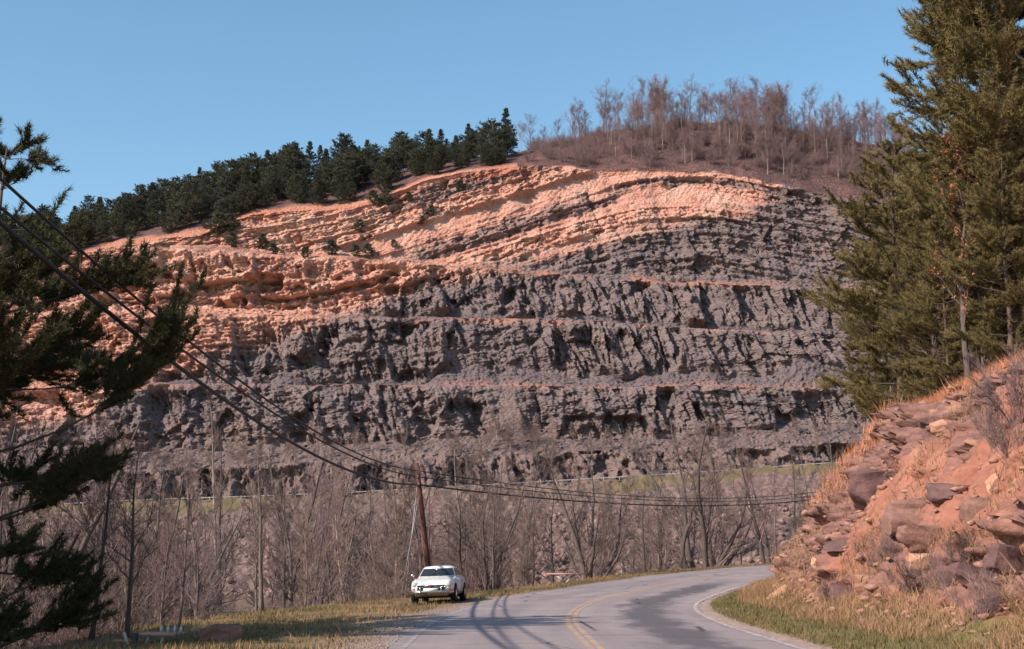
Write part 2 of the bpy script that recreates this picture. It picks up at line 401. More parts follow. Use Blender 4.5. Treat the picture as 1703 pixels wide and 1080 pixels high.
rows_y.append(keys_y[-1]); rows_z.append(keys_z[-1]); amp.append(.03); tal.append(0); hill.append(1); upper.append(0); tt.append(1)
CY = np.array(rows_y); CZ = np.array(rows_z); CXg = np.broadcast_to(XC, CY.shape).copy()
amp = np.array(amp)[:, None]; tal = np.array(tal)[:, None] + 0 * CY; hill = np.array(hill)[:, None] + 0 * CY; upper = np.array(upper)[:, None] + 0 * CY
# bedding: an arch, rising from the left, level near the summit and falling away to the right
xs_ = lambda px, Y=425.: (px - 851.5) / F * Y
dip = np.interp(XC, [xs_(200), xs_(420), xs_(620), xs_(900), xs_(1040), xs_(1160), xs_(1300), xs_(1500)], [.16, .20, .36, .40, .26, 0.0, -.25, -.3])
bend = np.cumsum(dip * np.gradient(XC)); bend -= np.interp(xs_(900), XC, bend)
wz = .30 + .70 * sst(45, 95, CZ)
S = CZ - bend[None] * wz + .9 * fbm(CXg * .03, CZ * .03, 70, 2)
Xw = CXg + .5 * fbm(CXg * .15, CZ * .15, 71, 3) + .25 * CZ
rib = 4.6 * facets(Xw / 8., S / 22., 80, 1.7) + 3.3 * facets(Xw / 3.4, S / 9.0, 90, 1.4) + 1.9 * facets(Xw / 1.7, S / 4.2, 100, 1.3) + 1.15 * facets(Xw / 1.0, S / 1.6, 110, 1.3)
bedded = 2.6 * facets(Xw / 9., S / 9., 84, 1.5) + 1.9 * facets(Xw / 4.2, S / 2.6, 94, 1.2) + 1.3 * facets(Xw / 2.0, S / 1.15, 104, 1.1) + .6 * facets(Xw / 1.0, S / .62, 114, 1.0)
wl_ = sst(-.12, .16, fbm(CXg * .03, CZ * .05, 116, 3) + .10 * np.where(CXg > -20, 1, -.6))
pxe, pye = w2p(CXg, CY, CZ); wl_ = wl_ * (1 - .85 * sst(-25, 25, np.interp(pxe, [150, 420, 640, 900], [690, 560, 490, 440]) - pye) * sst(1100, 900, pxe))
blk = rib * wl_ + (rib * .35 + bedded * .8) * (1 - wl_) + .35 * fbm(CXg * .5, CZ * .5, 115, 3)
ledge = vn(S * .55, CXg * .012, 120) + .55 * vn(S * 1.5, CXg * .03, 121)          # hard and soft beds
beds = .9 * ledge + .5 * np.sign(vn(S * .9, CXg * .02, 122)) * .5
gully = -1.6 * np.abs(vn(CXg / 7. + .15 * CZ, CZ / 40., 130)) * 2
# weathered (orange) zone lies above a line falling to the left across the cut
pxg, pyg = w2p(CXg, CY, CZ)
line = np.interp(pxg, [-400, 150, 250, 420, 540, 640, 700, 800, 900, 1000, 1130, 1250, 1290, 1330, 2300], [760, 690, 620, 560, 525, 490, 468, 455, 440, 402, 368, 352, 326, 240, 200])
wx = (line - pyg) / 5.6 + 5.0 * fbm(CXg * .05, CZ * .12, 140, 3) + 3.0 * ledge
orange = sst(-4.5, 4.5, wx)
dark_bed = sst(.19, .27, np.where(CXg > -38, .05, 0) + vn(S * .19 + 7.7, CXg * .012, 190) + .12 * vn(CXg * .3, CZ * .3, 191)) * upper * sst(-60, -20, CXg)
orange = orange * (1 - .75 * dark_bed)
soft = sst(-.20, .10, vn(S * .21 + .3, CXg * .006, 150)) * upper * sst(0, 6, wx + 2) * (1 - dark_bed)   # smooth scree bands between ledges
scree_n = .30 * vn(CXg * 1.4 - CZ * .9, CZ * .10, 151) + .5 * fbm(CXg * .2, CZ * .2, 152, 3)
tt_ = np.array(tt)[:, None] + 0 * CY
alc = -3.8 * sst(.10, .20, vn(Xw / 7.5, S / 11., 180) + .25 * vn(Xw / 2.2, S / 2.5, 181)) + 1.6 * sst(.05, .15, vn(Xw / 6., S / 30., 182))
alc2 = -4.2 * sst(.10, .17, vn(S * .21 + 3.3, CXg * .035, 195) + .2 * vn(CXg / 3., S / 1.6, 196)) * sst(-5, -30, CXg) * sst(62, 70, CZ)
out_face = 1.2 + blk * .88 + alc2 * sst(1.0, .8, tt_) + alc * sst(1.0, .72, tt_) + .65 * beds * (1 + orange) + gully * 1.2
out_up = ((bedded * .85 + .2 * rib) * (.75 + .25 * (1 - orange)) + 1.6 * beds) * (1 - soft * .88) + scree_n * soft * 1.3 - 1.4 * soft - 1.0 * dark_bed
out = np.where(upper > 0, out_up, out_face) * amp
out = np.where(tal > .5, .7 * fbm(CXg * .3, CZ * .5, 160, 4) + .75 * facets(CXg / 1.3, CZ / .8, 161) + .4 * facets(CXg / .6, CZ / .4, 162), out)
out = np.where(hill > 0, 0, out)
CY2 = CY - out; CZ2 = CZ + np.where(hill > 0, 1.4 * fbm(CXg * .06, CY * .06, 165, 4) * sst(3, 25, CY - yK[None]), 0) + np.where((tal > .5), .15 * fbm(CXg * .8, CY * .8, 166, 2), 0)
# a brush-grown chute of debris cuts through the lowest face
chute = np.exp(-((pxg - 850) / 34.) ** 2) * (CY > 374) * (CY < 385)
CY2 = CY2 + chute * (out * .85 - .6)
edge = (np.array([1.0 if (k == 5) else 0 for k, n in zip(seg_k, seg_n) for _ in range(n)] + [0])[:, None] + 0 * CY)
redsoil = 0.0
frac = np.array(tt)[:, None] + 0 * CY; segi = np.array([i for i, n in enumerate(seg_n) for _ in range(n)] + [len(seg_n) - 1])[:, None] + 0 * CY
lip = np.isin(segi, (4, 7, 10)) * sst(.90, 1.0, frac + .16 * vn(CXg * .22, CZ * .4, 172)) + np.isin(segi, (6, 9, 11)) * sst(.45, .0, frac) + edge * (CY > 365)
red = np.clip(lip * np.clip(.45 + 1.3 * fbm(CXg * .07, CY * 0, 170, 3), .05, .9) + redsoil, 0, 1)
brick = (sst(.84, .97, frac + .20 * vn(CXg * .10, CZ * .2, 173)) * upper + (segi == 13) * .9) * sst(15, -5, CXg) * np.clip(.75 + .8 * fbm(CXg * .05, CZ * .05, 174, 2), 0, 1)
t = NT('cut_rock', .95, .12)
sv = t.n('ShaderNodeCombineXYZ'); t.l(t.attr('strat'), sv.inputs[2]); sx = t.n('ShaderNodeSeparateXYZ')
t.co = t.n('ShaderNodeTexCoord').outputs['Object']; t.l(t.co, sx.inputs[0]); t.l(t.math('MULTIPLY', sx.outputs[0], .05), sv.inputs[0])
bedn = t.noise(.8, 5, vec=sv.outputs[0], rough=.7)
nb = t.noise(.35, 5, rough=.65); nm = t.noise(1.6, 4)
grey = t.mix(t.ramp(nb, .3, .7), (.124, .098, .098), (.215, .164, .156))
grey = t.mix(t.ramp(bedn, .52, .68, 0, .6), grey, (.29, .215, .190))
grey = t.mix(t.ramp(t.noise(.09, 3), .5, .7, 0, .5), grey, (.27, .185, .155))
orn = t.mix(t.ramp(bedn, .35, .65), (.49, .230, .165), (.66, .370, .275))
orn = t.mix(t.ramp(nb, .45, .75), orn, (.40, .165, .105))
orn = t.mix(t.ramp(nm, .60, .78, 0, .6), orn, (.25, .15, .125))
orn = t.mix(t.ramp(t.noise(.07, 3), .48, .66, 0, .6), orn, (.63, .400, .295))
talc = t.mix(t.ramp(nm, .3, .7), (.125, .098, .100), (.190, .145, .140))
c = t.mix(t.attr('orange'), grey, orn)
talo = t.mix(t.attr('orange'), talc, (.50, .245, .165))
c = t.mix(t.attr('talus'), c, talo)
c = t.mix(t.attr('red'), c, t.mix(t.ramp(nm, .3, .7), (.30, .150, .112), (.40, .215, .160)))
c = t.mix(t.attr('brick'), c, t.mix(t.ramp(nm, .3, .7), (.40, .135, .080), (.52, .225, .140)))
c = t.mix(t.math('MULTIPLY', t.attr('brush'), t.ramp(nb, .3, .6)), c, (.205, .142, .125))
hl = t.mix(t.ramp(t.noise(.12, 5), .35, .65), (.115, .070, .066), (.205, .108, .090))
hl = t.mix(t.ramp(t.noise(.9, 3), .55, .75, 0, .6), hl, (.13, .085, .075))
hl = t.mix(t.ramp(t.noise(.35, 5, (1, 1, 3.5), .7), .45, .62, 0, .75), hl, (.075, .050, .048)); c = t.mix(t.attr('hill'), c, hl); t.col(c)  # dark level streaks: shadows on the hill ground, painted into its colour
vv = t.n('ShaderNodeTexVoronoi', feature='F1'); vv.inputs['Scale'].default_value = 1.1; t.l(t.coord((1, 1, 1.6)), vv.inputs['Vector']); t.bump(t.math('ADD', t.math('MULTIPLY', vv.outputs['Distance'], .8), t.math('MULTIPLY', t.noise(3.5, 5, rough=.7), .5)), 1.0, .55); M_cut = t.m
brush = sst(374.5, 367, CY) * (CY > 360) + chute + sst(40, 10, np.abs(pyg - 735) ) * .7 * (CY < 384)
hillm = hill * np.where(pxg > 860, sst(-1.5, .6, CY - yK[None] + 2 * vn(CXg * .3, CY * 0, 171)), sst(1.5, 6, CY - yK[None] + 4 * vn(CXg * .2, CY * 0, 171)))
road_top = (CY > 346.5) & (CY < 360)
me = mesh('terraced_hillside', np.stack([CXg, CY2, CZ2], -1).reshape(-1, 3), grid_quads(CY.shape[0], CY.shape[1]), None, False,
          {'orange': orange, 'talus': tal, 'red': red, 'hill': hillm, 'strat': S, 'brick': brick, 'brush': np.clip(brush, 0, 1)})
tag(link('terraced_hillside', me, M_cut), kind='structure')
def hill_z(X, Y):
    X = np.asarray(X, float); Y = np.asarray(Y, float)
    j = np.clip(np.searchsorted(XC, X), 0, len(XC) - 1)
    return np.array([np.interp(y, CY[:, jj], CZ2[:, jj]) for y, jj in zip(np.atleast_1d(Y), np.atleast_1d(j))])
# far road surface beneath the cut
xh = np.arange(-600, 620, 4.0)
me = mesh('highway', np.stack([np.stack([xh, 0 * xh + 347.5, zhw(xh) + .06], -1), np.stack([xh, 0 * xh + 359.5, zhw(xh) + .16], -1)], 0).reshape(-1, 3), grid_quads(2, len(xh)), None, True)
tag(link('highway', me, simple('highway_asphalt', (.16, .14, .14), (.21, .18, .17), .5)), kind='structure')

# ------------------------------------------------------------------ the rocky bank inside the bend
sb = axis([(2, 14, .5), (14, 72, .10), (72, 104, .2), (104, 200, 3)]); eb = axis([(.15, 1.4, .08), (1.4, 7.6, .042), (7.6, 13, .12), (13, 26, .4), (26, 110, 4)])
def bank_h(e, Y):
    toe = np.interp(Y, TOE[:, 0], TOE[:, 1]); tq = e - toe
    h = .05 * np.clip(e, 0, toe) + .55 * np.clip(tq, 0, .9) + 1.55 * np.clip(tq - .9, 0, 3.3) + .45 * np.clip(tq - 4.2, 0, 12) + .25 * np.maximum(tq - 16.2, 0)
    return h
BS, BE = np.meshgrid(sb, eb, indexing='ij')
def bank_xyz(S_, E_):
    d = E_ + HALF; return cx(S_) + d * np.cos(th(S_)), S_ - d * np.sin(th(S_))
bx, by = bank_xyz(BS, BE); toe = np.interp(BS, TOE[:, 0], TOE[:, 1]); tq = BE - toe
bh = bank_h(BE, BS)
rock = sst(.5, 1.4, tq) * sst(6.0, 4.4, tq + np.interp(BS, [44, 60, 75], [0, 1.9, 2.6]) + 1.2 * fbm(BS * .25, BE * .25, 200, 3)) * sst(-.16, .10, fbm(BS * .20, BE * .4, 201, 3) + .05 + .10 * sst(60, 44, BS))
bed = bh + .10 * BS + .22 * fbm(BS * .35, BE * .3, 202, 3)
bt = bed * 1.7 + .35 * np.sin(bed * 1.9); bi = np.floor(bt); bf = bt - bi                   # beds of uneven thickness
j1 = h2(np.floor(BS / 1.9 + 3 * h2(bi, bi * 0, 240)), bi, 241); j2 = h2(np.floor(BS / .75 + 5 * h2(bi, bi * 0, 242)), bi, 243)
big = h2(np.floor(BS / 3.7 + .35 * bed), np.floor(bed / 1.3), 244)
ob = 1.0 * (big - .5) + .55 * (j1 - .5) + .25 * (j2 - .5) + .95 * facets(BS / 2.3, bed / .85, 210, 1.1) + .60 * facets(BS / .95, bed / .42, 220, 1.1) + .30 * facets(BS / .4, bed / .2, 231, 1.1) - .40 * sst(.10, .0, bf) * (h2(bi, np.floor(BS / 2.6), 246) > .45) + .5 * fbm(BS * .5, bed * .5, 245, 3)
obs = .40 * fbm(BS * .6, BE * .6, 203, 5, .6) + (.26 * facets(BS / .8, BE / .6, 204) + .16 * facets(BS / .32, BE / .24, 207, 1.2) + .09 * facets(BS / .15, BE / .11, 208, 1.2)) * sst(.3, 1.5, tq)
outb = (ob * rock * .80 + obs * sst(0, 1.0, tq)) * sst(30, 12, BE)
bx2 = bx - outb * np.cos(th(BS)) * .85; by2 = by + outb * np.sin(th(BS)) * .85 - outb * .15
bz = zr(BS) + bh + outb * .12 + .08 * fbm(BS * 1.2, BE * 1.2, 205, 3) * sst(.1, .6, BE) - .06 * sst(.5, .1, BE)
t = NT('bank_earth', .95, .12)
nA = t.noise(.9, 5); nB = t.noise(4.5, 5); nC = t.noise(14, 4); nS = t.noise(1.2, 5, (1, 1, 4.5), .7)
soil = t.mix(t.ramp(nA, .35, .65), (.315, .128, .086), (.42, .192, .130)); soil = t.mix(t.ramp(nB, .5, .75), soil, (.25, .12, .095))
stone = t.mix(t.ramp(nS, .35, .65), (.165, .090, .082), (.305, .165, .130)); stone = t.mix(t.ramp(nA, .55, .72), stone, (.50, .265, .165))
stone = t.mix(t.ramp(nC, .6, .8, 0, .5), stone, (.14, .09, .085))
turf = t.mix(t.ramp(nB, .35, .65), (.15, .125, .045), (.26, .19, .085)); turf = t.mix(t.ramp(nA, .5, .7), turf, (.36, .20, .115))
c = t.mix(t.attr('rock'), soil, stone); c = t.mix(t.attr('turf'), c, turf); t.col(c); t.bump(t.noise(6, 7, rough=.7), .8, .10); M_bank = t.m
turfm = sst(1.2, .2, tq + .9 * fbm(BS * .4, BE * .4, 206, 3))
me = mesh('rocky_bank', np.stack([bx2, by2, bz], -1).reshape(-1, 3), grid_quads(*BS.shape)[:, ::-1], None, False, {'rock': rock, 'turf': turfm})
tag(link('rocky_bank', me, M_bank), kind='structure')
def bank_z(X, Y):
    s, yy = side(np.asarray(X, float), np.asarray(Y, float)); e = s - HALF
    return np.where(e > 0, zr(yy) + bank_h(np.maximum(e, 0), yy), -50)
# ------------------------------------------------------------------ trees
def bark(name, a, b, rnd=.15): return simple(name, a, b, 2.5, .95, .1, (4, 4, .7), rnd=rnd, bump=.4)
M_bark_grey = bark('grey_bark', (.22, .175, .15), (.115, .088, .078))
M_bark_dark = bark('dark_bark', (.085, .066, .060), (.14, .108, .094))
M_bark_pale = bark('pale_bark', (.42, .35, .29), (.22, .175, .15))
M_twig = simple('bare_twigs', (.185, .135, .118), (.135, .100, .090), .7, .95, .1, rnd=.22)
M_twig_pale = simple('pale_twigs', (.29, .205, .168), (.22, .155, .13), .7, .95, .1, rnd=.18)
M_twig_purple = simple('budding_twigs', (.27, .178, .165), (.20, .135, .13), .7, .95, .1, rnd=.2)
M_bark_pine = bark('pine_bark', (.17, .105, .078), (.085, .060, .050))
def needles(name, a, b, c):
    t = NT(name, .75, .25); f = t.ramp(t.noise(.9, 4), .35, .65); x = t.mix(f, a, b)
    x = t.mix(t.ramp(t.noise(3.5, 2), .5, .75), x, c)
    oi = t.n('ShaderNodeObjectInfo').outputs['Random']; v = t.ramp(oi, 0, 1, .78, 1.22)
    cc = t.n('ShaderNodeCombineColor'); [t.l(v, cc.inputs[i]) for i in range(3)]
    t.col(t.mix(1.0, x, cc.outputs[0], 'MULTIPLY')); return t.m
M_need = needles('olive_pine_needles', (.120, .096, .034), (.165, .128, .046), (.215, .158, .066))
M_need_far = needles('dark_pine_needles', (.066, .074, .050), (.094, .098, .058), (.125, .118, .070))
M_need_shade = needles('shade_darkened_needles', (.036, .040, .016), (.058, .056, .022), (.080, .072, .028))  # darkened needles for the left pines, shade painted into the colour
M_leafdry = simple('withered_oak_leaves', (.46, .185, .085), (.32, .13, .07), 2, .9, .1)

def unit(v): return v / (np.linalg.norm(v) + 1e-9)
def polyline(rng, p, d, L, n, jit, up):
    P = [p]; d = unit(d); st = L / n
    for _ in range(n):
        d = unit(d + rng.normal(0, jit, 3) + np.array([0, 0, up])); p = p + d * st; P.append(p)
    return np.array(P)
def at_frac(P, f):
    x = f * (len(P) - 1); i = min(int(x), len(P) - 2); q = x - i
    return P[i] * (1 - q) + P[i + 1] * q, unit(P[i + 1] - P[i])
def away(rng, d, ang):
    r = rng.normal(0, 1, 3); a = unit(r - d * r.dot(d)); return unit(d * math.cos(ang) + a * math.sin(ang))
def twigs(mb, rng, P, r, L, n, spread=.8, f0=.15, up=.25, second=2, rt=.006):
    """fine growth along a branch, straight pieces batched together"""
    A = []; B = []; ra = []; rb = []
    for _ in range(n):
        f = f0 + (1 - f0) * rng.random(); p, d = at_frac(P, f); q = unit(away(rng, d, spread * (.5 + rng.random() * .7)) + np.array([0, 0, up]))
        l = L * (.45 + .75 * rng.random()) * (1.15 - .5 * f); e = p + q * l
        A.append(p); B.append(e); ra.append(r); rb.append(rt)
        for _ in range(second):
            g = .3 + .65 * rng.random(); p2 = p + q * l * g; q2 = unit(away(rng, q, .6 * (.5 + rng.random())) + np.array([0, 0, up * .6]))
            A.append(p2); B.append(p2 + q2 * l * (.3 + .4 * rng.random())); ra.append(r * .6); rb.append(rt * .7)
    mb.segs(A, B, np.array(ra), np.array(rb))
def hardwood(seed, H=14., r0=.16, bare=.35, nlimb=14, spread=.75, llen=.32, ntw=9, lean=.03, stems=1, rt=.007, sub=4, tl=.9):
    """a leafless tree: trunk mesh and branch mesh"""
    rng = np.random.default_rng(seed); T = MB(); B = MB()
    for k in range(stems):
        d0 = np.array([rng.normal(0, lean), rng.normal(0, lean), 1.0])
        if stems > 1:
            a = k * 6.283 / stems + rng.random(); q = .25 + .55 * rng.random(); d0 = np.array([math.cos(a) * q, math.sin(a) * q, 1.0])
        h = H * (1 if k == 0 else .6 + .4 * rng.random()); rs = r0 * (1 if stems == 1 else .55 + .4 * rng.random())
        P = polyline(rng, np.array([0., 0, -.4]), d0, h, 12, .05 if stems == 1 else .09, .03 if stems == 1 else .05)
        rad = rs * (1 - np.linspace(0, .93, 13)) + .008; rad[0] *= 1.35
        T.tube(P, rad, 7)
        nl = nlimb if stems == 1 else max(5, nlimb * 2 // 3)
        for i in range(nl):
            f = bare + (.97 - bare) * ((i + rng.random()) / nl); p, d = at_frac(P, f)
            L = h * llen * (1.15 - .75 * f) * (.6 + .7 * rng.random()); r = max(.010, rs * (1 - f) * .55)
            Q = polyline(rng, p, unit(away(rng, d, spread * (.7 + .5 * rng.random()))), L, 5, .13, .10)
            B.tube(Q, np.linspace(r, .007, 6), 4, False)
            twigs(B, rng, Q, .010, L * .33 * tl, ntw, .8, .2, rt=rt)
            for _ in range(sub):
                g = .25 + .7 * rng.random(); p2, d2 = at_frac(Q, g); L2 = L * (.3 + .35 * rng.random())
                W = polyline(rng, p2, away(rng, d2, .65), L2, 3, .14, .10); B.tube(W, np.linspace(r * .5, .006, 4), 3, False)
                twigs(B, rng, W, .008, L2 * .45 * tl, ntw, .8, .1, rt=rt)
        twigs(B, rng, P, .010, h * .06, ntw * 2, .7, bare, rt=rt)
    return T.me('trunk', True), B.me('branches')
def shrub_bare(seed, H=2.6, n=16, ntw=12):
    rng = np.random.default_rng(seed); B = MB()
    for k in range(n):
        a = rng.random() * 6.283; q = .15 + .75 * rng.random()
        P = polyline(rng, np.array([.25 * math.cos(a), .25 * math.sin(a), -.15]), np.array([math.cos(a) * q, math.sin(a) * q, 1]), H * (.5 + .5 * rng.random()), 5, .14, .03)
        B.tube(P, np.linspace(.020, .006, 6), 3, False); twigs(B, rng, P, .009, H * .28, ntw, .7, .15, second=3, rt=.006)
    return B.me('bare_shrub')

def tufts(rng, Cn, D, n, L, wd, cone=.75, droop=0.0):
    """bundles of needles: n thin triangles fanning out from each shoot tip"""
    N = len(Cn); D = D / (np.linalg.norm(D, axis=1)[:, None] + 1e-9)
    r = rng.normal(0, 1, (N, n, 3)); d = unit_rows(D[:, None] * 1.0 + r * cone); d[..., 2] -= droop; d = unit_rows(d)
    l = L * (.6 + .55 * rng.random((N, n, 1))); base = Cn[:, None] + d * (-.10 * l) + D[:, None] * (rng.random((N, n, 1)) - .7) * L * .8
    sdir = unit_rows(np.cross(d, rng.normal(0, 1, (N, n, 3)))); w_ = wd * (.7 + .6 * rng.random((N, n, 1)))
    V = np.stack([base - sdir * w_ * .5, base + sdir * w_ * .5, base + d * l], 2).reshape(-1, 3)
    return V, np.arange(len(V)).reshape(-1, 3)
def unit_rows(a): return a / (np.linalg.norm(a, axis=-1)[..., None] + 1e-9)
def pine(seed, H=14., r0=.18, base=.15, wlen=3.6, step=.42, per=4, dens=1.0, nn=14, nl=.20, wd=.016, prof=None, gap=.12, lean=(.02, .0), tuftstep=.22, flat=.35, rise=.12, dead=5, side_bias=None, sub=1.0, inner=0.0):
    """pine: trunk, limbs (with bare dead ones below) and needles in tufts along the outer shoots"""
    rng = np.random.default_rng(seed); T = MB(); L_ = MB(); Cs = []; Ds = []
    P = polyline(rng, np.array([0, 0, -.4]), np.array([lean[0], lean[1], 1.0]), H, 14, .022, .02)
    T.tube(P, r0 * (1 - np.linspace(0, .95, 15)) + .01, 8)
    if prof is None: prof = lambda f: (1 - f) ** .75 * min(1, .45 + 1.6 * f) + .05
    z = base * H
    for i in range(dead):
        f = base * (.35 + .6 * rng.random()); p, d = at_frac(P, f); a = rng.random() * 6.283
        Q = polyline(rng, p, np.array([math.cos(a), math.sin(a), .05]), wlen * .4 * rng.random() + .5, 4, .12, -.03); L_.tube(Q, np.linspace(.022, .006, 5), 4, False)
        twigs(L_, rng, Q, .008, .5, 4, .8, .3, up=0)
    while z < H * .985:
        f = z / H; p, d = at_frac(P, min(f + .4 / H, .999)); k = per + rng.integers(-1, 2); wm = .62 + .55 * rng.random(); a0 = rng.random() * 6.283
        for q in range(max(2, k)):
            if rng.random() < gap: continue
            a = a0 + q * 6.283 / k + rng.normal(0, .25)
            Lb = wlen * prof((f - base) / (1 - base)) * (.6 + .6 * rng.random()) * wm + .18
            if side_bias is not None: Lb *= 1 + side_bias[2] * (math.cos(a) * side_bias[0] + math.sin(a) * side_bias[1])
            el = rise + .75 * max(0, f - .55) + rng.normal(0, .12)
            n = max(3, int(Lb / .5)); Q = polyline(rng, p, np.array([math.cos(a), math.sin(a), el]), Lb, n, .07, .035)
            L_.tube(Q, np.linspace(max(.012, r0 * .26 * (1 - f) + .008), .006, n + 1), 4, False)
            m = max(3, int(Lb / tuftstep * 1.0 * dens))
            shoots = [(Q, Lb, .45 + inner)]
            for j in range(max(2, int(Lb * 2.3 * dens))):
                g = .28 + inner + (.70 - inner) * rng.random(); p2, d2 = at_frac(Q, g); sgn = rng.choice([-1, 1]); ang = .6 + .4 * rng.random()
                hd = unit(np.array([d2[0] * math.cos(ang) - sgn * d2[1] * math.sin(ang), d2[1] * math.cos(ang) + sgn * d2[0] * math.sin(ang), d2[2] + .12 + rng.normal(0, flat)]))
                l2 = (Lb * (.16 + .24 * rng.random()) * (1.25 - .5 * g) + .14) * sub
                W = polyline(rng, p2, hd, l2, 3, .10, .06); L_.tube(W, np.linspace(.010, .005, 4), 3, False); shoots.append((W, l2, .25))
            for (W, l2, f0) in shoots:
                nt = max(2, int(l2 * (1 - f0) / tuftstep * dens) + 1)
                for g in np.linspace(f0, .995, nt):
                    p3, d3 = at_frac(W, g); Cs.append(p3 + rng.normal(0, .03, 3)); Ds.append(unit(d3 + np.array([0, 0, .35]) + rng.normal(0, .25, 3)))
        z += step * (.7 + .6 * rng.random()) * (1 - .35 * f)
    V, Tr = tufts(rng, np.array(Cs), np.array(Ds), nn, nl, wd)
    return T.me('trunk', True), L_.me('limbs'), mesh('needles', V, None, Tr)
def tree_root(name, parts, label, cat, group=None, loc=(0, 0, 0), rz=0, s=1.0):
    o = empty(name, loc, rz, s)
    for nm, me, mat in parts:
        link(nm, me, mat, o)
    return tag(o, label, cat, group)
class Proto:
    """a kind of tree: the first one placed is built, later ones are copies sharing its meshes"""
    def __init__(s, name, cat, parts): s.name, s.cat, s.parts, s.first = name, cat, parts, None
    def put(s, x, y, z, sc, rz, label, group=None, tilt=None):
        if s.first is None:
            s.first = o = tree_root(s.name, s.parts, label, s.cat)
        else: o = copy_tree(s.first)
        o.location = (x, y, z); o.rotation_euler = (tilt[0] if tilt else 0, tilt[1] if tilt else 0, rz); o.scale = (sc, sc, sc) if np.isscalar(sc) else sc
        o['label'] = label
        if group: o['group'] = group
        elif 'group' in o: del o['group']
        return o
rnd = random.Random(7)
def hw(seed, bk, tw, nm='bare_tree', **k):
    a, b = hardwood(seed, **k); return Proto(nm, 'tree', [('trunk', a, bk), ('branches', b, tw)])
VAL = [hw(11, M_bark_grey, M_twig, H=14, r0=.19, tl=.8, nlimb=18, llen=.22, spread=.6, bare=.3),
       hw(12, M_bark_dark, M_twig, H=13, r0=.19, tl=.75, nlimb=16, llen=.28, spread=.75, bare=.25),
       hw(13, M_bark_grey, M_twig_purple, H=12, r0=.14, tl=.85, nlimb=18, llen=.25, spread=.6, bare=.2),
       hw(14, M_bark_dark, M_twig_purple, H=14, r0=.21, tl=.75, nlimb=16, llen=.30, spread=.8, bare=.35),
       hw(15, M_bark_pale, M_twig_pale, H=14, r0=.17, tl=.8, nlimb=20, llen=.20, spread=.55, bare=.3)]
MUL = [hw(21, M_bark_dark, M_twig, H=8.5, r0=.17, nlimb=15, llen=.30, bare=.22, stems=6, ntw=8, sub=3),
       hw(22, M_bark_grey, M_twig, H=7.5, r0=.13, nlimb=14, llen=.30, bare=.2, stems=4, ntw=8, sub=3)]
PAL = [hw(31, M_bark_pale, M_twig_pale, 'leafless_sapling', H=13, r0=.11, nlimb=24, llen=.22, spread=.45, bare=.12, rt=.012, tl=1.2),
       hw(32, M_bark_grey, M_twig_pale, 'leafless_sapling', H=10, r0=.09, nlimb=22, llen=.28, spread=.5, bare=.10, rt=.012, tl=1.2)]
RID = [hw(41, M_bark_grey, M_twig_purple, 'hardwood_tree', H=17, r0=.22, nlimb=16, llen=.40, spread=.75, bare=.34, ntw=13, sub=6, rt=.008, tl=1.2),
       hw(42, M_bark_dark, M_twig_purple, 'hardwood_tree', H=16, r0=.20, nlimb=16, llen=.36, spread=.65, bare=.30, ntw=13, sub=6, rt=.008, tl=1.2),
       hw(43, M_bark_pale, M_twig_purple, 'hardwood_tree', H=17, r0=.20, nlimb=15, llen=.42, spread=.65, bare=.42, ntw=13, sub=6, rt=.008, tl=1.2)]
SHR = [Proto('bare_shrub', 'shrub', [('branches', shrub_bare(51), M_twig)]), Proto('bare_shrub', 'shrub', [('branches', shrub_bare(52, 3.2, 20, 14), M_twig_purple)]),
       Proto('bare_shrub', 'shrub', [('branches', shrub_bare(53, 2.2, 18, 12), M_twig_pale)])]
def pn(seed, nm, mat, **k):
    a, b, c = pine(seed, **k); return Proto(nm, 'tree', [('trunk', a, M_bark_pine), ('branches', b, M_bark_dark), ('needles', c, mat)])
FARK = dict(dens=.85, nn=9, nl=.5, wd=.16, step=.5, tuftstep=.45, dead=2, gap=.10, r0=.2)
FAR = [pn(61, 'ridge_pine', M_need_far, H=14, base=.10, wlen=4.6, prof=lambda f: (1 - f) ** .5 * min(1, .5 + 2 * f) + .05, **FARK), pn(62, 'ridge_pine', M_need_far, H=12, base=.05, wlen=4.8, prof=lambda f: (1 - f) ** .45 * min(1, .6 + 2 * f) + .05, **FARK),
       pn(63, 'ridge_pine', M_need_far, H=16, base=.22, wlen=4.4, prof=lambda f: (1 - f) ** .5 * min(1, .3 + 2 * f) + .05, **FARK),
       pn(64, 'ridge_pine', M_need_far, H=15, base=.03, wlen=3.7, prof=lambda f: (1 - f) ** .9 + .04, **FARK)]
BUSH = pn(66, 'young_pine', M_need_far, H=3.0, r0=.05, base=.02, wlen=1.3, dens=1.3, nn=10, nl=.34, wd=.08, step=.26, tuftstep=.28, gap=.16, dead=0)
NEARK = dict(dens=1.9, nn=26, nl=.24, wd=.022)
NEAR = [pn(71, 'pine_tree', M_need, H=13, r0=.17, base=.10, wlen=4.2, step=.58, per=5, flat=.22, **NEARK),
        pn(72, 'pine_tree', M_need, H=18, r0=.22, base=.14, wlen=4.7, step=.62, per=5, flat=.24, gap=.17, lean=(-.03, 0), prof=lambda f: (1 - f) ** .55 * min(1, .4 + 1.5 * f) + .06, **NEARK),
        pn(73, 'pine_tree', M_need, H=15, r0=.17, base=.22, wlen=3.6, step=.6, flat=.22, per=5, gap=.15, **NEARK)]
LEFT = pn(76, 'pine_tree', M_need_shade, H=13.6, r0=.20, base=.06, wlen=4.6, step=1.12, per=6, gap=.14, dens=3.2, nn=26, nl=.22, wd=.021, flat=.26, sub=1.55, inner=.22, rise=.14, prof=lambda f: float(np.interp(f, [0, .1, .3, .42, .58, .66, .75, .83, .95, 1], [.5, .62, .85, 1, .9, .5, .34, .30, .20, .1])), dead=8)

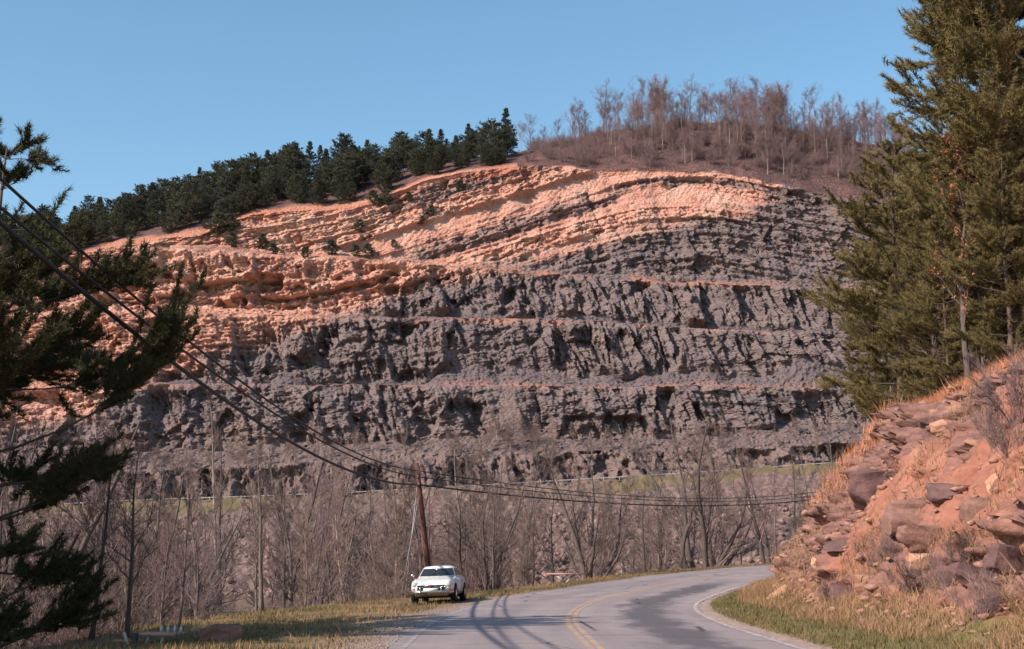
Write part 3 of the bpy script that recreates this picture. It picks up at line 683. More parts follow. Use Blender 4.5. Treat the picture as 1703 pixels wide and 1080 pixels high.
# ---- the valley thicket below the left edge of the road
def gz(x, y): return float(ground_z(np.array([x]), np.array([y]), False)[0])
named = [  # px at foot, photograph row of foot, photograph row of tip, kind, label
 (350, 1020, 690, VAL[4], 'tall pale-barked bare tree standing taller than its neighbours in the left thicket', .9),
 (366, 1018, 720, VAL[1], 'slender dark bare tree close beside the tall pale-barked tree', .8),
 (434, 1022, 745, VAL[0], 'straight dark-footed bare tree at the grass rim left of the leaning clump', .9),
 (297, 1045, 790, VAL[2], 'thin bare sapling behind the far-left picnic table', .7),
 (212, 1060, 760, VAL[1], 'dark bare trunk rising under the shaded pine boughs on the left', .9),
 (590, 1003, 800, MUL[0], 'many-stemmed bare tree with dark limbs fanning out from one foot at the grass edge', 1.0),
 (548, 1004, 800, MUL[1], 'smaller many-stemmed bare tree just left of the fanning clump', 1.0),
 (505, 1008, 835, MUL[1], 'low leaning bare clump at the rim between the straight trunk and the fanning clump', .9),
 (640, 985, 800, VAL[1], 'dark bare tree right of the fanning clump and left of the utility pole', .9),
 (150, 1065, 850, VAL[3], 'short dark bare tree at the bottom left below the shaded pine', .8),
 (75, 1068, 830, VAL[2], 'crooked bare tree at the left frame edge below the shaded pine', .8),
 (1034, 957, 800, PAL[0], 'pale slim tree trunk right of the V-legged table', .9),
 (1096, 948, 770, VAL[1], 'single dark leaning trunk beyond the road bend', .9),
 (1132, 945, 800, VAL[2], 'bare tree with a dark knot of twigs just right of the dark leaning trunk', .9),
 (1160, 943, 840, VAL[3], 'crooked short bare tree between the knotted tree and the tall budding tree', .8),
 (1208, 940, 720, PAL[1], 'tall budding bare tree above the far roadside, nearest the rocky bank', .9),
 (880, 975, 790, VAL[3], 'forked dark bare tree behind the roadside left of the V-legged table', .9),
 (820, 985, 800, VAL[1], 'dark bare tree behind the grass strip right of the white coupe', .9),
 (968, 962, 790, VAL[0], 'bare tree rising straight behind the V-legged table', .9),
 (770, 960, 850, VAL[3], 'slanting dark bare tree behind the roof of the white coupe', .8),
]
for px, pf, pt, pr, lab, wdt in named:
    x, y, z = hit(px, pf); zt = float(p2w(px, pt, y)[2]); H0 = {id(MUL[0]): 7.2, id(MUL[1]): 6.4}.get(id(pr), 13.0 if pr in VAL else (12.5 if pr is PAL[0] else 9.6))
    s = max(.35, (zt - z) / H0); pr.put(x, y, z, (s * wdt * 1.05, s * wdt * 1.05, s), rnd.random() * 6.28, lab)
rs = np.random.default_rng(5); cnt = 0
GV = 'bare trees crowded in the valley thicket'
while cnt < 160:
    y = 50 + 215 * rs.random() ** 1.25; px = rs.uniform(-60, 1500); x = (px - 851.5) / F * y
    s, yy = side(np.array([x]), np.array([y])); l = -float(s[0]) - HALF; rim = float(np.interp(yy[0], RIM[:, 0], RIM[:, 1]))
    if l < rim + 1.2: continue
    z = gz(x, y); topz = (925 - rs.uniform(725, 880)) * y / F + CAMZ
    if px > 760 and px < 980 and y > 110 and rs.random() < .5: topz = (925 - rs.uniform(690, 790)) * y / F + CAMZ
    H = topz - z
    if H < 3.5 or H > 19: continue
    q = rs.random(); pr = VAL[int(rs.integers(0, 4))] if q < .66 else (PAL[int(rs.integers(0, 2))] if q < .84 else MUL[int(rs.integers(0, 2))])
    s = H / (7.0 if pr in MUL else 13.0); wd_ = s * rs.uniform(.8, 1.15)
    pr.put(x, y, z - .1, (wd_, wd_, s), rs.random() * 6.28, 'bare grey-brown tree crowded among others in the valley thicket below the highway', GV); cnt += 1
cnt = 0; GS = 'bare shrubs of the valley undergrowth'
while cnt < 95:
    y = 30 + 150 * rs.random() ** 1.6; px = rs.uniform(-60, 1420); x = (px - 851.5) / F * y
    s, yy = side(np.array([x]), np.array([y])); l = -float(s[0]) - HALF; rim = float(np.interp(yy[0], RIM[:, 0], RIM[:, 1]))
    if l < rim + .5 or l > rim + 60: continue
    SHR[int(rs.integers(0, 3))].put(x, y, gz(x, y) - .05, rs.uniform(.5, 1.15), rs.random() * 6.28, 'low bare shrub in the tangled undergrowth of the valley thicket', GS); cnt += 1
# ---- pale brush at the foot of the cut and on the debris chute
GB = 'pale leafless trees along the foot of the rock cut'
cnt = 0
while cnt < 150:
    px = rs.uniform(180, 1480); big = abs(px - 850) < 90
    y = rs.uniform(361, 375); x = (px - 851.5) / F * y; z = float(hill_z([x], [y])[0]); s = rs.uniform(.25, .62) * (1.35 if big else 1)
    PAL[int(rs.integers(0, 2))].put(x, y - .5, z - .3, (s * 1.2, s * 1.2, s), rs.random() * 6.28, 'pale twiggy leafless tree growing at the foot of the terraced rock cut', GB); cnt += 1
# ---- conifers along the left half of the hill
GP = 'dark pines covering the left shoulder of the hill'
def ridge_pine(px, row, s, label, group=None, pr=None):
    x = (px - 851.5) / F * (430 + 25 * row); 
    j = int(np.clip(np.searchsorted(XC, x), 0, len(XC) - 1)); y = float(yK[j] + 2.0 + row * 58); x = (px - 851.5) / F * y * .985
    z = float(hill_z([x], [y])[0]); pr = pr or FAR[int(rs.integers(0, 4))]
    return pr.put(x, y, z - .3, (s * rs.uniform(1.0, 1.4), s * rs.uniform(1.0, 1.4), s), rs.random() * 6.28, label, group)
for i in range(270):
    px = rs.uniform(-60, 846); row = rs.random() ** 1.35
    lim = np.interp(px, [0, 250, 400, 600, 846], [.0, .0, .02, .03, .05])
    s = np.interp(px, [-60, 300, 500, 846], [.72, .9, .97, .86]) * rs.uniform(.65, 1.08)
    if row < .2: s *= rs.uniform(.45, .8)
    ridge_pine(px, max(row, lim), s, 'dark green pine in the dense stand along the left shoulder of the hill', GP)
ridge_pine(840, .55, 1.2, 'tall pointed pine at the right-hand end of the dark pine stand', pr=FAR[3])
ridge_pine(808, .30, 1.15, 'broad dark pine second from the right-hand end of the pine stand', pr=FAR[1])
ridge_pine(290, .10, 1.1, 'large dark pine on the rim above the left end of the red rock', pr=FAR[0])
ridge_pine(548, .8, 1.1, 'round-topped pine rising highest at the middle of the pine stand', pr=FAR[2])
young = [(435, 412, .9, 'small green pine above the left rock face, beside the thick shrubby one'), (553, 424, 1.0, 'bushy young pine on the ledge, leftmost of the close trio at the middle'), (592, 426, .75, 'smallest young pine in the middle of the ledge trio'),
 (613, 428, .9, 'young pine at the right of the ledge trio'), (508, 428, .75, 'low young pine on the ledge left of the trio'), (386, 410, .9, 'squat young pine on the ledge above the left rock face'), (456, 423, .75, 'little young pine at the left end of the scree ledge'),
 (680, 333, .6, 'tiny pine on the bare orange scree below the pine stand'), (765, 318, .75, 'lone tiny pine highest on the orange scree'), (597, 385, .8, 'small pine halfway down the orange scree slope'), (716, 358, .7, 'small pine in the centre of the orange scree'),
 (640, 345, 1.2, 'wide young pine at the foot of the pine stand above the scree'), (622, 340, 1.0, 'young pine tucked against the wide one at the foot of the pine stand'), (360, 388, 1.3, 'wide young pine on the red rim at the left'), (385, 386, 1.2, 'young pine on the red rim, right of the wide one'), (700, 372, .55, 'faint low pine on the lower orange scree'), (655, 410, .5, 'lowest tiny pine near the foot of the scree')]
def face_hit(px, py):
    Y0 = np.linspace(362, 470, 700); X, Y, Z = p2w(px, py, Y0); g = hill_z(X, Y0); i = np.argmax(Z < g) if (Z < g).any() else 600
    return float(X[i]), float(Y0[i]), float(g[i])
for px, py, s, lab in young:
    x, y, z = face_hit(px, py); BUSH.put(x, y - .4, z - .4, (s * 2.1, s * 2.1, s * 1.65), rs.random() * 6.28, lab)
# ---- bare wood on the right half of the hill
GH = 'leafless hardwoods of the hilltop wood'
def ridge_hw(px, row, s, label, group=None, pr=None):
    x = (px - 851.5) / F * (450 + 50 * row); j = int(np.clip(np.searchsorted(XC, x), 0, len(XC) - 1)); y = float(yK[j] + 4 + row * 58); x = (px - 851.5) / F * y * .985
    z = float(hill_z([x], [y])[0]); pr = pr or RID[int(rs.integers(0, 3))]
    return pr.put(x, y, z - .3, (s * rs.uniform(.9, 1.2), s * rs.uniform(.9, 1.2), s), rs.random() * 6.28, label, group)
for i in range(280):
    px = 905 + 640 * rs.random() ** .9; row = rs.random()
    if px < 1010 and rs.random() < .6: continue
    s = np.interp(px, [880, 1000, 1100, 1300, 1500], [.55, .65, 1.0, .98, .92]) * rs.uniform(.6, 1.1) * (.62 + .38 * min(1, row * 1.6))
    ridge_hw(px, row, s, 'leafless hardwood inside the purple-brown wood on top of the hill', GH)
sky_tr = [(868, .9, .62, 'first bare tree on the skyline right of the pine stand'), (884, .9, .78, 'second bare tree on the skyline right of the pine stand'), (908, .95, .45, 'shortest skyline tree, between the pine stand and the paired bare trees'),
 (930, .95, .55, 'slim bare tree left of the pair on the skyline'), (957, .95, .85, 'left tree of the bare pair standing clear on the skyline'), (970, .95, .88, 'right tree of the bare pair standing clear on the skyline'),
 (1012, .98, 1.08, 'tall solitary bare tree rising highest left of the hilltop wood'), (1037, .98, .85, 'rounded bare tree between the tall solitary one and the hilltop wood'),
 (1080, 1., 1.05, 'tall spreading bare tree at the left edge of the hilltop wood'), (1105, .95, 1.12, 'broadest bare crown near the left edge of the hilltop wood'), (1372, 1., 1.0, 'bare tree sticking up above the right part of the hilltop wood')]
for px, row, s, lab in sky_tr: ridge_hw(px, row, s, lab)
for k in range(185):
    SHR[1].put(*(lambda x, y: (x, y, float(hill_z([x], [y])[0]) - .2))(*(lambda px, y: ((px - 851.5) / F * y, y))(rs.uniform(880, 1440), rs.uniform(455, 510))), rs.uniform(.9, 2.0), rs.random() * 6.28, 'bare brush on the hilltop edge above the rock cut', 'brush along the hilltop edge')
# the twiggy mass of saplings under the hilltop trees, beyond counting
sm = shrub_bare(99, 5.0, 10, 7); sv_ = np.empty(len(sm.vertices) * 3, np.float32); sm.vertices.foreach_get('co', sv_); sv_ = sv_.reshape(-1, 3)
sf_ = np.array([p.vertices[:] for p in sm.polygons], np.int32); bpy.data.meshes.remove(sm)
VV = []; n = 420; pxh = rs.uniform(885, 1570, n)
for k in range(n):
    x = (pxh[k] - 851.5) / F * 475; j = int(np.clip(np.searchsorted(XC, x), 0, len(XC) - 1)); y = float(yK[j] + rs.uniform(4, 66)); a = rs.random() * 6.28; s = rs.uniform(.5, 1.35)
    VV.append(sv_ @ (rotz(a).T * s) + np.array([x, y, float(hill_z([x], [y])[0]) - .2]))
tag(link('hilltop_thicket', mesh('hilltop_thicket', np.concatenate(VV), (sf_[None] + (np.arange(n) * len(sv_))[:, None, None]).reshape(-1, 4)), M_twig_purple), kind='stuff')
# ---- pines on the bank inside the bend
def bank_at(px, Y):
    x = (px - 851.5) / F * Y; return x, Y, float(bank_z(np.array([x]), np.array([Y]))[0])
bankp = [(1500, 60, 13.2, NEAR[0], 0.4, 'bushy olive pine at the left edge of the bank, overhanging the slope'),
 (1672, 53, 20.5, NEAR[1], 2.6, 'tallest pine of the bank, its top cut off by the frame'),
 (1462, 68, 9.2, NEAR[2], 2.2, 'thin-stemmed low pine leaning out at the outer end of the bank'),
 (1560, 66, 13.5, NEAR[2], 3.1, 'middle pine on the bank, behind the bushy left one'),
 (1610, 58, 11., NEAR[0], 4.0, 'short full pine on the bank below the tallest pine'),
 (1710, 60, 14., NEAR[0], 5.0, 'full pine at the right frame edge of the bank'),
 (1560, 57, 9.0, NEAR[0], 5.2, 'low wide pine at the bank crest just right of the bushy left one'), (1645, 58, 10.5, NEAR[0], 2.9, 'mid-height full pine filling the gap behind the withered oak'),
 (1590, 70, 17.5, NEAR[2], 4.4, 'tall back-row pine of the bank, between the bushy left one and the tallest'),
 (1690, 48, 8.5, NEAR[0], .6, 'small pine at the right frame edge in front of the tallest pine'),
 (1530, 74, 14., NEAR[0], 1.6, 'farthest pine on the bank, half hidden behind the bushy left one'),
 (1712, 50, 21.5, NEAR[1], 4.4, 'second tall pine at the right frame edge, right behind the tallest pine'), (1735, 50, 10.5, NEAR[0], 3.3, 'low full pine at the right frame edge beneath the taller ones'), (1585, 52, 7.5, NEAR[0], 1.9, 'lowest bushy pine on the bank front, left of the withered oak'), (1680, 64, 17, NEAR[2], 5.3, 'slender pine between the tallest pine and the right frame edge'),
 (1760, 56, 19., NEAR[1], 2.5, 'tall pine at the far right whose boughs reach into the frame')]
for px, Y, H, pr, rz, lab in bankp:
    x, y, z = bank_at(px, Y); H0 = {id(NEAR[0]): 13., id(NEAR[1]): 18., id(NEAR[2]): 15.}[id(pr)]; s = H / H0
    pr.put(x, y, z - .3, s, rz, lab)
for k, (px, Y, s) in enumerate([(1480, 64, .45), (1535, 58, .5), (1570, 56, .55), (1600, 62, .7), (1640, 50, .55)]):
    x, y, z = bank_at(px, Y); VAL[k % 4].put(x, y, z - .1, s, k * 1.3, 'bare sapling under the pines along the top of the bank', 'bare saplings under the bank pines')
# oak that kept its withered leaves
a_, b_ = hardwood(81, H=9.5, r0=.13, nlimb=14, llen=.3, bare=.3, ntw=5, sub=3)
r_ = np.random.default_rng(3); vb = np.empty(len(b_.vertices) * 3, np.float32); b_.vertices.foreach_get('co', vb); vb = vb.reshape(-1, 3)[:: 6]; vb = vb[(r_.random(len(vb)) < .55) & (vb[:, 2] > 3.0)]
V_, T_ = tufts(r_, vb.astype(float), r_.normal(0, 1, vb.shape), 5, .13, .09, 1.2)
x, y, z = bank_at(1618, 49); o = tree_root('oak_tree', [('trunk', a_, M_bark_dark), ('branches', b_, M_twig), ('leaves', mesh('leaves', V_, None, T_), M_leafdry)], 'small oak holding withered orange leaves among the bank pines', 'tree')
o.location = (x, y, z - .2)
# ---- shaded pine at the left frame edge, and the ones beside it that shade it
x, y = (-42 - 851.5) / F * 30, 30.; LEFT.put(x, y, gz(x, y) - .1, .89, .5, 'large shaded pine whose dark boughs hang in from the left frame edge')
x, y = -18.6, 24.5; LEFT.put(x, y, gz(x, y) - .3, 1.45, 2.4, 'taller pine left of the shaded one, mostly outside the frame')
x, y = (178 - 851.5) / F * 62, 62.; NEAR[2].put(x, y, gz(x, y), .42, 1.0, 'small pine with a bare lower trunk in the left thicket behind the shaded boughs')
# ------------------------------------------------------------------ parked car
M_white = NT('white_car_paint', .28, .5); M_white.col((.74, .73, .68)); M_white.p.inputs['Coat Weight'].default_value = .3; M_white = M_white.m
M_glass = NT('tinted_car_glass', .06, .6); M_glass.col((.022, .026, .030)); M_glass = M_glass.m
M_chrome = simple('chrome', (.62, .60, .58), (.5, .48, .46), 8, .18, .5, metal=1.0)
M_tyre = simple('tyre_rubber', (.022, .021, .021), (.035, .033, .032), 20, .9)
M_black = simple('black_shadow_gap', (.012, .012, .012), (.02, .02, .02), 10, .8)
M_amber = simple('amber_lens', (.75, .13, .03), (.6, .10, .02), 30, .3, .5)
M_lens = simple('headlamp_lens', (.62, .64, .64), (.5, .52, .52), 40, .12, .6)
M_plate = simple('plate_white', (.78, .77, .74), (.72, .71, .68), 20, .5)
M_badge = simple('badge_red', (.28, .03, .03), (.2, .02, .02), 30, .4)
M_underside = simple('dull_chrome', (.32, .29, .26), (.24, .21, .19), 12, .4, .5, metal=.7)
def build_car(loc, rot):
    root = empty('parked_car', loc); root.rotation_euler = rot
    tag(root, 'white two-door fastback coupe parked facing the camera on the dirt shoulder', 'car')
    st = [(.00, .50, .40, .585, .60), (.04, .62, .34, .635, .655), (.13, .70, .29, .69, .705), (.35, .74, .26, .75, .76), (.70, .757, .24, .79, .80), (1.1, .762, .22, .82, .855), (1.42, .764, .22, .85, .90),
          (2.3, .766, .22, .865, .885), (3.1, .757, .24, .865, .875), (3.5, .735, .28, .83, .84), (3.76, .69, .33, .76, .77), (3.86, .62, .40, .64, .645)]
    rings = []
    for y, w, a, b, c in st:
        h = [(0, a), (.70 * w, a), (.93 * w, a + .05), (w, a + .45 * (b - a)), (.985 * w, b - .10), (.94 * w, b - .025), (.86 * w, b + .012), (.74 * w, b - .005), (.60 * w, b + .25 * (c - b)), (.3 * w, c - .004), (0, c)]
        rings.append([(x, y, z) for x, z in h] + [(-x, y, z) for x, z in h[-2:0:-1]])
    m = MB(); m.loft(rings); body = m.build('body', M_white, root, True)
    # greenhouse hull
    lo = [(-.70, 1.34), (.70, 1.34), (.70, 3.58), (-.70, 3.58)]; zl = .86
    zt = 1.185; fw, rw = .545, .50
    bot = []; 
    fb = [(0, 1.24), (.40, 1.28), (.665, 1.44), (.70, 2.0), (.70, 2.7), (.655, 3.35), (.35, 3.62), (0, 3.64)]
    tp = [(0, 1.73), (.33, 1.75), (.525, 1.83), (.545, 2.05), (.545, 2.45), (.50, 2.80), (.30, 2.95), (0, 2.98)]
    mir = lambda L: L + [(-x, y) for x, y in L[-2:0:-1]]
    B_ = [(x, y, zl) for x, y in mir(fb)]; T_ = [(x, y, zt) for x, y in mir(tp)]
    C1 = [(x * .86, 2.3 + (y - 2.3) * .90, zt + .042) for x, y in mir(tp)]; C2 = [(x * .5, 2.3 + (y - 2.3) * .55, zt + .066) for x, y in mir(tp)]
    m = MB(); m.loft([B_, T_, C1, C2]); m.build('roof', M_white, root, True)
    Bn = np.array(B_); Tn = np.array(T_); cen = np.array([0, 2.4, 1.0])
    def pane(name, ids, f0, f1, e0=0.0, e1=1.0, off=.007):
        a = Bn[ids] * (1 - f0) + Tn[ids] * f0; b = Bn[ids] * (1 - f1) + Tn[ids] * f1
        def cut(r):                                        # trim the two ends
            r = r.copy(); r[0] = r[0] + (r[1] - r[0]) * e0; r[-1] = r[-1] + (r[-2] - r[-1]) * (1 - e1); return r
        a, b = cut(a), cut(b); n = len(ids)
        mid = (a + b) / 2; nrm = np.cross(np.gradient(a, axis=0), b - a); nrm /= np.linalg.norm(nrm, axis=1)[:, None]
        if (nrm * (mid - cen)).sum() < 0: nrm = -nrm
        me = mesh(name, np.concatenate([a + nrm * off, b + nrm * off]), grid_quads(2, n)); return link(name, me, M_glass, root)
    k = len(B_)
    ws = pane('windscreen', [k - 2, k - 1, 0, 1, 2], .10, .90, .12, .88)
    m = MB()
    for x0 in (-.32, .10): m.tube([(x0, 1.262, .905), (x0 + .16, 1.325, .955), (x0 + .30, 1.36, .985)], .008, 5)
    m.build('wiper', M_black, ws)
    m = MB(); m.box((0, 1.615, 1.13), (.20, .03, .05)); m.build('interior_mirror', M_chrome, ws)
    pane('side_window', [2, 3, 4], .14, .88, .16, .90); pane('side_window', [k - 4, k - 3, k - 2], .14, .88, .10, .84)
    pane('quarter_window', [4, 5], .16, .84, .0, 1.0); pane('quarter_window', [k - 5, k - 4], .16, .84)
    pane('rear_window', [5, 6, 7, 8, 9], .2, .88, .2, .8)
    # front: grille, badge, plate, bumper, lamps
    m = MB(); m.box((0, -.004, .505), (.92, .03, .155)); g = m.build('grille', M_black, root)
    m = MB(); m.box((0, -.018, .588), (.96, .03, .018)); m.box((0, -.018, .425), (.94, .03, .016)); m.box((-.47, -.016, .505), (.016, .03, .17)); m.box((.47, -.016, .505), (.016, .03, .17))
    for x in np.linspace(-.43, .43, 25): m.box((x, -.014, .505), (.006, .02, .15))
    m.build('grille_surround', M_chrome, g)
    m = MB(); th_ = np.arange(8) * math.pi / 4 + math.pi / 8; m.loft([[(.052 * math.cos(a), yy, .565 + .052 * math.sin(a)) for a in th_] for yy in (-.05, -.02)]); m.build('badge', M_badge, g)
    m = MB(); xs = np.linspace(-.76, .76, 17); P_ = [(x, -.10 + .30 * (abs(x) / .76) ** 3.2, .385) for x in xs]
    rg = [[(x, y - .030 * c, .365 + .055 * s_) for c, s_ in ((0, 1), (.8, .7), (1, 0), (.8, -.7), (0, -1), (-.3, 0))] for x, y, z in P_]; m.loft(rg); bp = m.build('front_bumper', M_chrome, root, True)
    for x in (-.36, .36):
        m = MB(); m.loft([[(x + .035 * sx, -.135 + dy, z) for sx, dy in ((-1, .05), (-.6, 0), (.6, 0), (1, .05))] for z in (.31, .36, .47, .52)]); m.build('overrider', M_chrome, bp, True)
    m = MB(); m.box((0, -.145, .435), (.50, .012, .115)); m.build('licence_plate', M_plate, bp)
    m = MB(); m.loft([[(x * w_, .02, z) for x, z in ((-1, .37), (1, .37), (.94, .22), (-.94, .22))] + [] for w_ in (.58, .585)][:1] + [[(-.63, .16, .37), (.63, .16, .37), (.58, .20, .22), (-.58, .20, .22)]]); m.build('valance', M_underside, root)
    for sx in (-1, 1):
        q = np.arange(14) * 2 * math.pi / 14
        m = MB(); m.loft([[(sx * .585 + r * math.cos(a), y + .10 * abs(math.cos(a)) * (1 if sx * math.cos(a) > 0 else 0), .625 + r * math.sin(a)) for a in q] for r, y in ((.105, .10), (.108, .035), (.092, .022))]); hl_ = m.build('headlight', M_white, root, True)
        m = MB(); m.loft([[(sx * .585 + r * math.cos(a), y, .625 + r * math.sin(a)) for a in q] for r, y in ((.090, .03), (.080, .012), (.045, -.002), (.005, -.006))]); m.build('lens', M_lens, hl_, True)
        m = MB(); m.box((sx * .60, .045, .475), (.115, .05, .05)); m.build('indicator', M_amber, root)
    m = MB(); q = np.arange(10) * 2 * math.pi / 10
    m.loft([[(-.80 + r * math.cos(a), y, 1.0 - .06 + r * .75 * math.sin(a)) for a in q] for r, y in ((.02, .98), (.065, 1.0), (.075, 1.02), (.06, 1.06), (.02, 1.09))]); mr = m.build('wing_mirror', M_chrome, root, True)
    m = MB(); m.tube([(-.70, 1.05, .80), (-.79, 1.04, .90)], .012, 5); m.build('mirror_stalk', M_chrome, mr)
    for sx in (-1, 1):
        m = MB(); m.loft([[(sx * (.758 + .012), y, z) for y, z in ((1.34, .34), (2.42, .34), (2.44, .80), (1.34, .79))], [(sx * (.74), y, z) for y, z in ((1.33, .33), (2.43, .33), (2.45, .81), (1.33, .80))]][::-1]); d_ = m.build('door', M_white, root)
        m = MB(); m.box((sx * .782, 2.28, .70), (.02, .14, .02)); m.build('door_handle', M_chrome, d_)
        for y in (.72, 3.02):
            q = np.arange(20) * 2 * math.pi / 20
            m = MB(); m.loft([[(sx * x_, y + .345 * math.cos(a), .30 + .345 * math.sin(a)) for a in q] for x_ in (.60, .770)]); m.build('wheel_arch', M_black, root)
            wh = empty('wheel', (sx * .69, y, .295)); wh.parent = root
            m = MB(); m.loft([[(sx * x_, r * math.cos(a), r * math.sin(a)) for a in q] for x_, r in ((-.08, .24), (-.078, .285), (-.05, .298), (.05, .298), (.083, .285), (.092, .20), (.05, .19))]); m.build('tyre', M_tyre, wh, True)
            m = MB(); m.loft([[(sx * x_, r * math.cos(a), r * math.sin(a)) for a in q] for x_, r in ((.05, .195), (.088, .19), (.075, .15), (.095, .06), (.10, .02))]); m.build('rim', M_chrome, wh, True)
    m = MB(); xs = np.linspace(-.72, .72, 13); m.loft([[(x, 3.93 - .2 * (abs(x) / .72) ** 4 + .03 * c, .43 + .055 * s_) for c, s_ in ((0, 1), (1, 0), (0, -1), (-.5, 0))] for x in xs]); m.build('rear_bumper', M_chrome, root, True)
    m = MB(); m.box((0, 1.95, .20), (1.2, 3.2, .10)); m.build('underbody', M_black, root)
    return root
carx, cary = (720 - 851.5) / F * 49.4, 49.4
build_car((carx, cary, gz(carx, cary) + .05), (R(-.5), R(-2.2), R(-5.5)))

# ------------------------------------------------------------------ utility pole and the lines it carries
M_pole = simple('creosoted_pole', (.165, .068, .052), (.105, .045, .038), 3, .9, .1, (6, 6, .5), bump=.3)
M_wire = simple('black_cable', (.022, .024, .026), (.03, .032, .034), 2, .6, .3)
M_ins = simple('insulator', (.10, .09, .09), (.2, .18, .17), 10, .3, .4); M_guy = simple('galvanised_guy', (.45, .42, .42), (.36, .34, .34), 5, .5, .3)
PY = 75.
def pole(px_top, py_top, px_low, py_low, Y, label, heights, guy=True):
    tx, _, tz = (float(v) for v in p2w(px_top, py_top, Y)); lx, _, lz = (float(v) for v in p2w(px_low, py_low, Y))
    g = gz(lx, Y); sl_ = (lx - tx) / (lz - tz); fx_ = lx + (g - .5 - lz) * sl_
    root = tag(empty('utility_pole', (fx_, Y, g - .5)), label, 'utility pole')
    ax = np.array([tx - fx_, 0, tz - g + .5]); m = MB(); m.tube([ax * f for f in np.linspace(0, 1, 9)], np.linspace(.175, .115, 9), 12); m.build('post', M_pole, root, True)
    for h in heights:
        z_ = float(p2w(0, h, Y)[2]) - (g - .5); c_ = ax * (z_ / ax[2])
        m = MB(); m.box(c_ + np.array([.02, -.15, -.02]), (.07, .10, .12)); m.tube([c_ + np.array([.0, -.16, -.06]), c_ + np.array([.0, -.16, .0]), c_ + np.array([.0, -.16, .06])], [.05, .07, .04], 8); m.build('insulator', M_ins, root)
    if guy:
        for k, h in enumerate((.93, .86)):
            a = ax * h; e = np.array([-2.2 - .5 * k, .6, 0]); e[2] = gz(fx_ + e[0], Y + .6) - g + .5
            m = MB(); m.tube([a, (a + e) / 2 + np.array([0, 0, -.05]), e], .018, 5); m.build('guy_wire', M_guy, root)
    return fx_, g - .5, ax
pole(693, 770, 711, 935, PY, 'leaning red-brown utility pole rising behind the white coupe', (783, 793, 806))
lx = lambda Y: -8.9 + (Y - 24.6) * ((693 - 851.5) / F * PY + 8.9) / (PY - 24.6)
def span(name_label, samples, end, rad, Ya, Yb, line):
    """a hanging line: the sagging curve through the sight lines to it, in its own vertical plane"""
    Ys = []; Zs = []
    for px, py in samples:
        yy = np.linspace(min(Ya, Yb) - 5, max(Ya, Yb) + 5, 4000); X, _, Z = p2w(px, py, yy); i = np.argmin(np.abs(X - line(yy))); Ys.append(yy[i]); Zs.append(Z[i])
    Ys.append(end[0]); Zs.append(end[1]); co = np.polyfit(Ys, Zs, 2, w=[1] * (len(Ys) - 1) + [4]); yy = np.linspace(Ya, Yb, 60)
    m = MB(); m.tube(np.stack([line(yy), yy - .16, np.polyval(co, yy)], -1), rad, 6)
    tag(m.build('power_line', M_wire, None, True), name_label, 'cable')
zp = lambda py: float(p2w(0, py, PY)[2])
span('thick lowest cable sweeping down from the upper left to the utility pole', [(0, 369), (100, 451), (202, 540), (435, 705), (600, 790)], (PY, zp(806)), .048, -20, PY, lx)
span('middle of the three lines between the upper left and the utility pole', [(0, 345), (155, 470), (245, 540), (465, 685), (600, 772)], (PY, zp(793)), .030, -20, PY, lx)
span('topmost line running from the upper left to the top of the utility pole', [(0, 299), (167, 439), (277, 540), (600, 757)], (PY, zp(783)), .030, -20, PY, lx)
ex, ey = 33.5, 140.; lx2 = lambda Y: (693 - 851.5) / F * PY + (Y - PY) * (ex - (693 - 851.5) / F * PY) / (ey - PY)
span('thick lowest cable from the utility pole towards the rocky bank', [(900, 826), (1000, 837.5), (1132, 842), (1270, 839), (1349, 831)], (PY, zp(806)), .048, PY, ey, lx2)
span('middle line from the utility pole towards the rocky bank', [(900, 817), (1000, 829), (1126, 833.5), (1270, 832)], (PY, zp(793)), .028, PY, ey, lx2)
span('topmost line from the utility pole towards the rocky bank', [(900, 808), (1000, 822), (1132, 830), (1270, 828), (1362, 817)], (PY, zp(783)), .028, PY, ey, lx2)

# ------------------------------------------------------------------ guardrail on the highway
M_rail = simple('weathered_rail', (.46, .43, .40), (.30, .28, .27), .4, .6, .3); M_post = simple('white_rail_post', (.62, .58, .54), (.42, .38, .36), .6, .8, .2)
gx0, gx1 = -135., 95.; xr = np.arange(gx0, gx1, 2.4)
gr = tag(empty('guardrail', (gx0, 345.6, float(zhw(gx0)))), 'long pale guardrail along the highway below the rock cut', 'guardrail')
prof = [(0, .52), (-.05, .57), (0, .62), (0, .66), (-.05, .71), (0, .76), (.02, .76), (.02, .52)]
m = MB(); m.loft([[(x - gx0, dy, float(zhw(x)) - float(zhw(gx0)) + dz) for dy, dz in prof] for x in xr]); m.build('rail', M_rail, gr)
m = MB(); m.box((0, .12, .30), (.20, .16, .98)); pm = m.me('post'); pm.materials.append(M_post)
for x in np.arange(gx0 + 1, gx1, 3.81 ):
    link('post', pm, None, gr, (x - gx0, 0, float(zhw(x)) - float(zhw(gx0))))

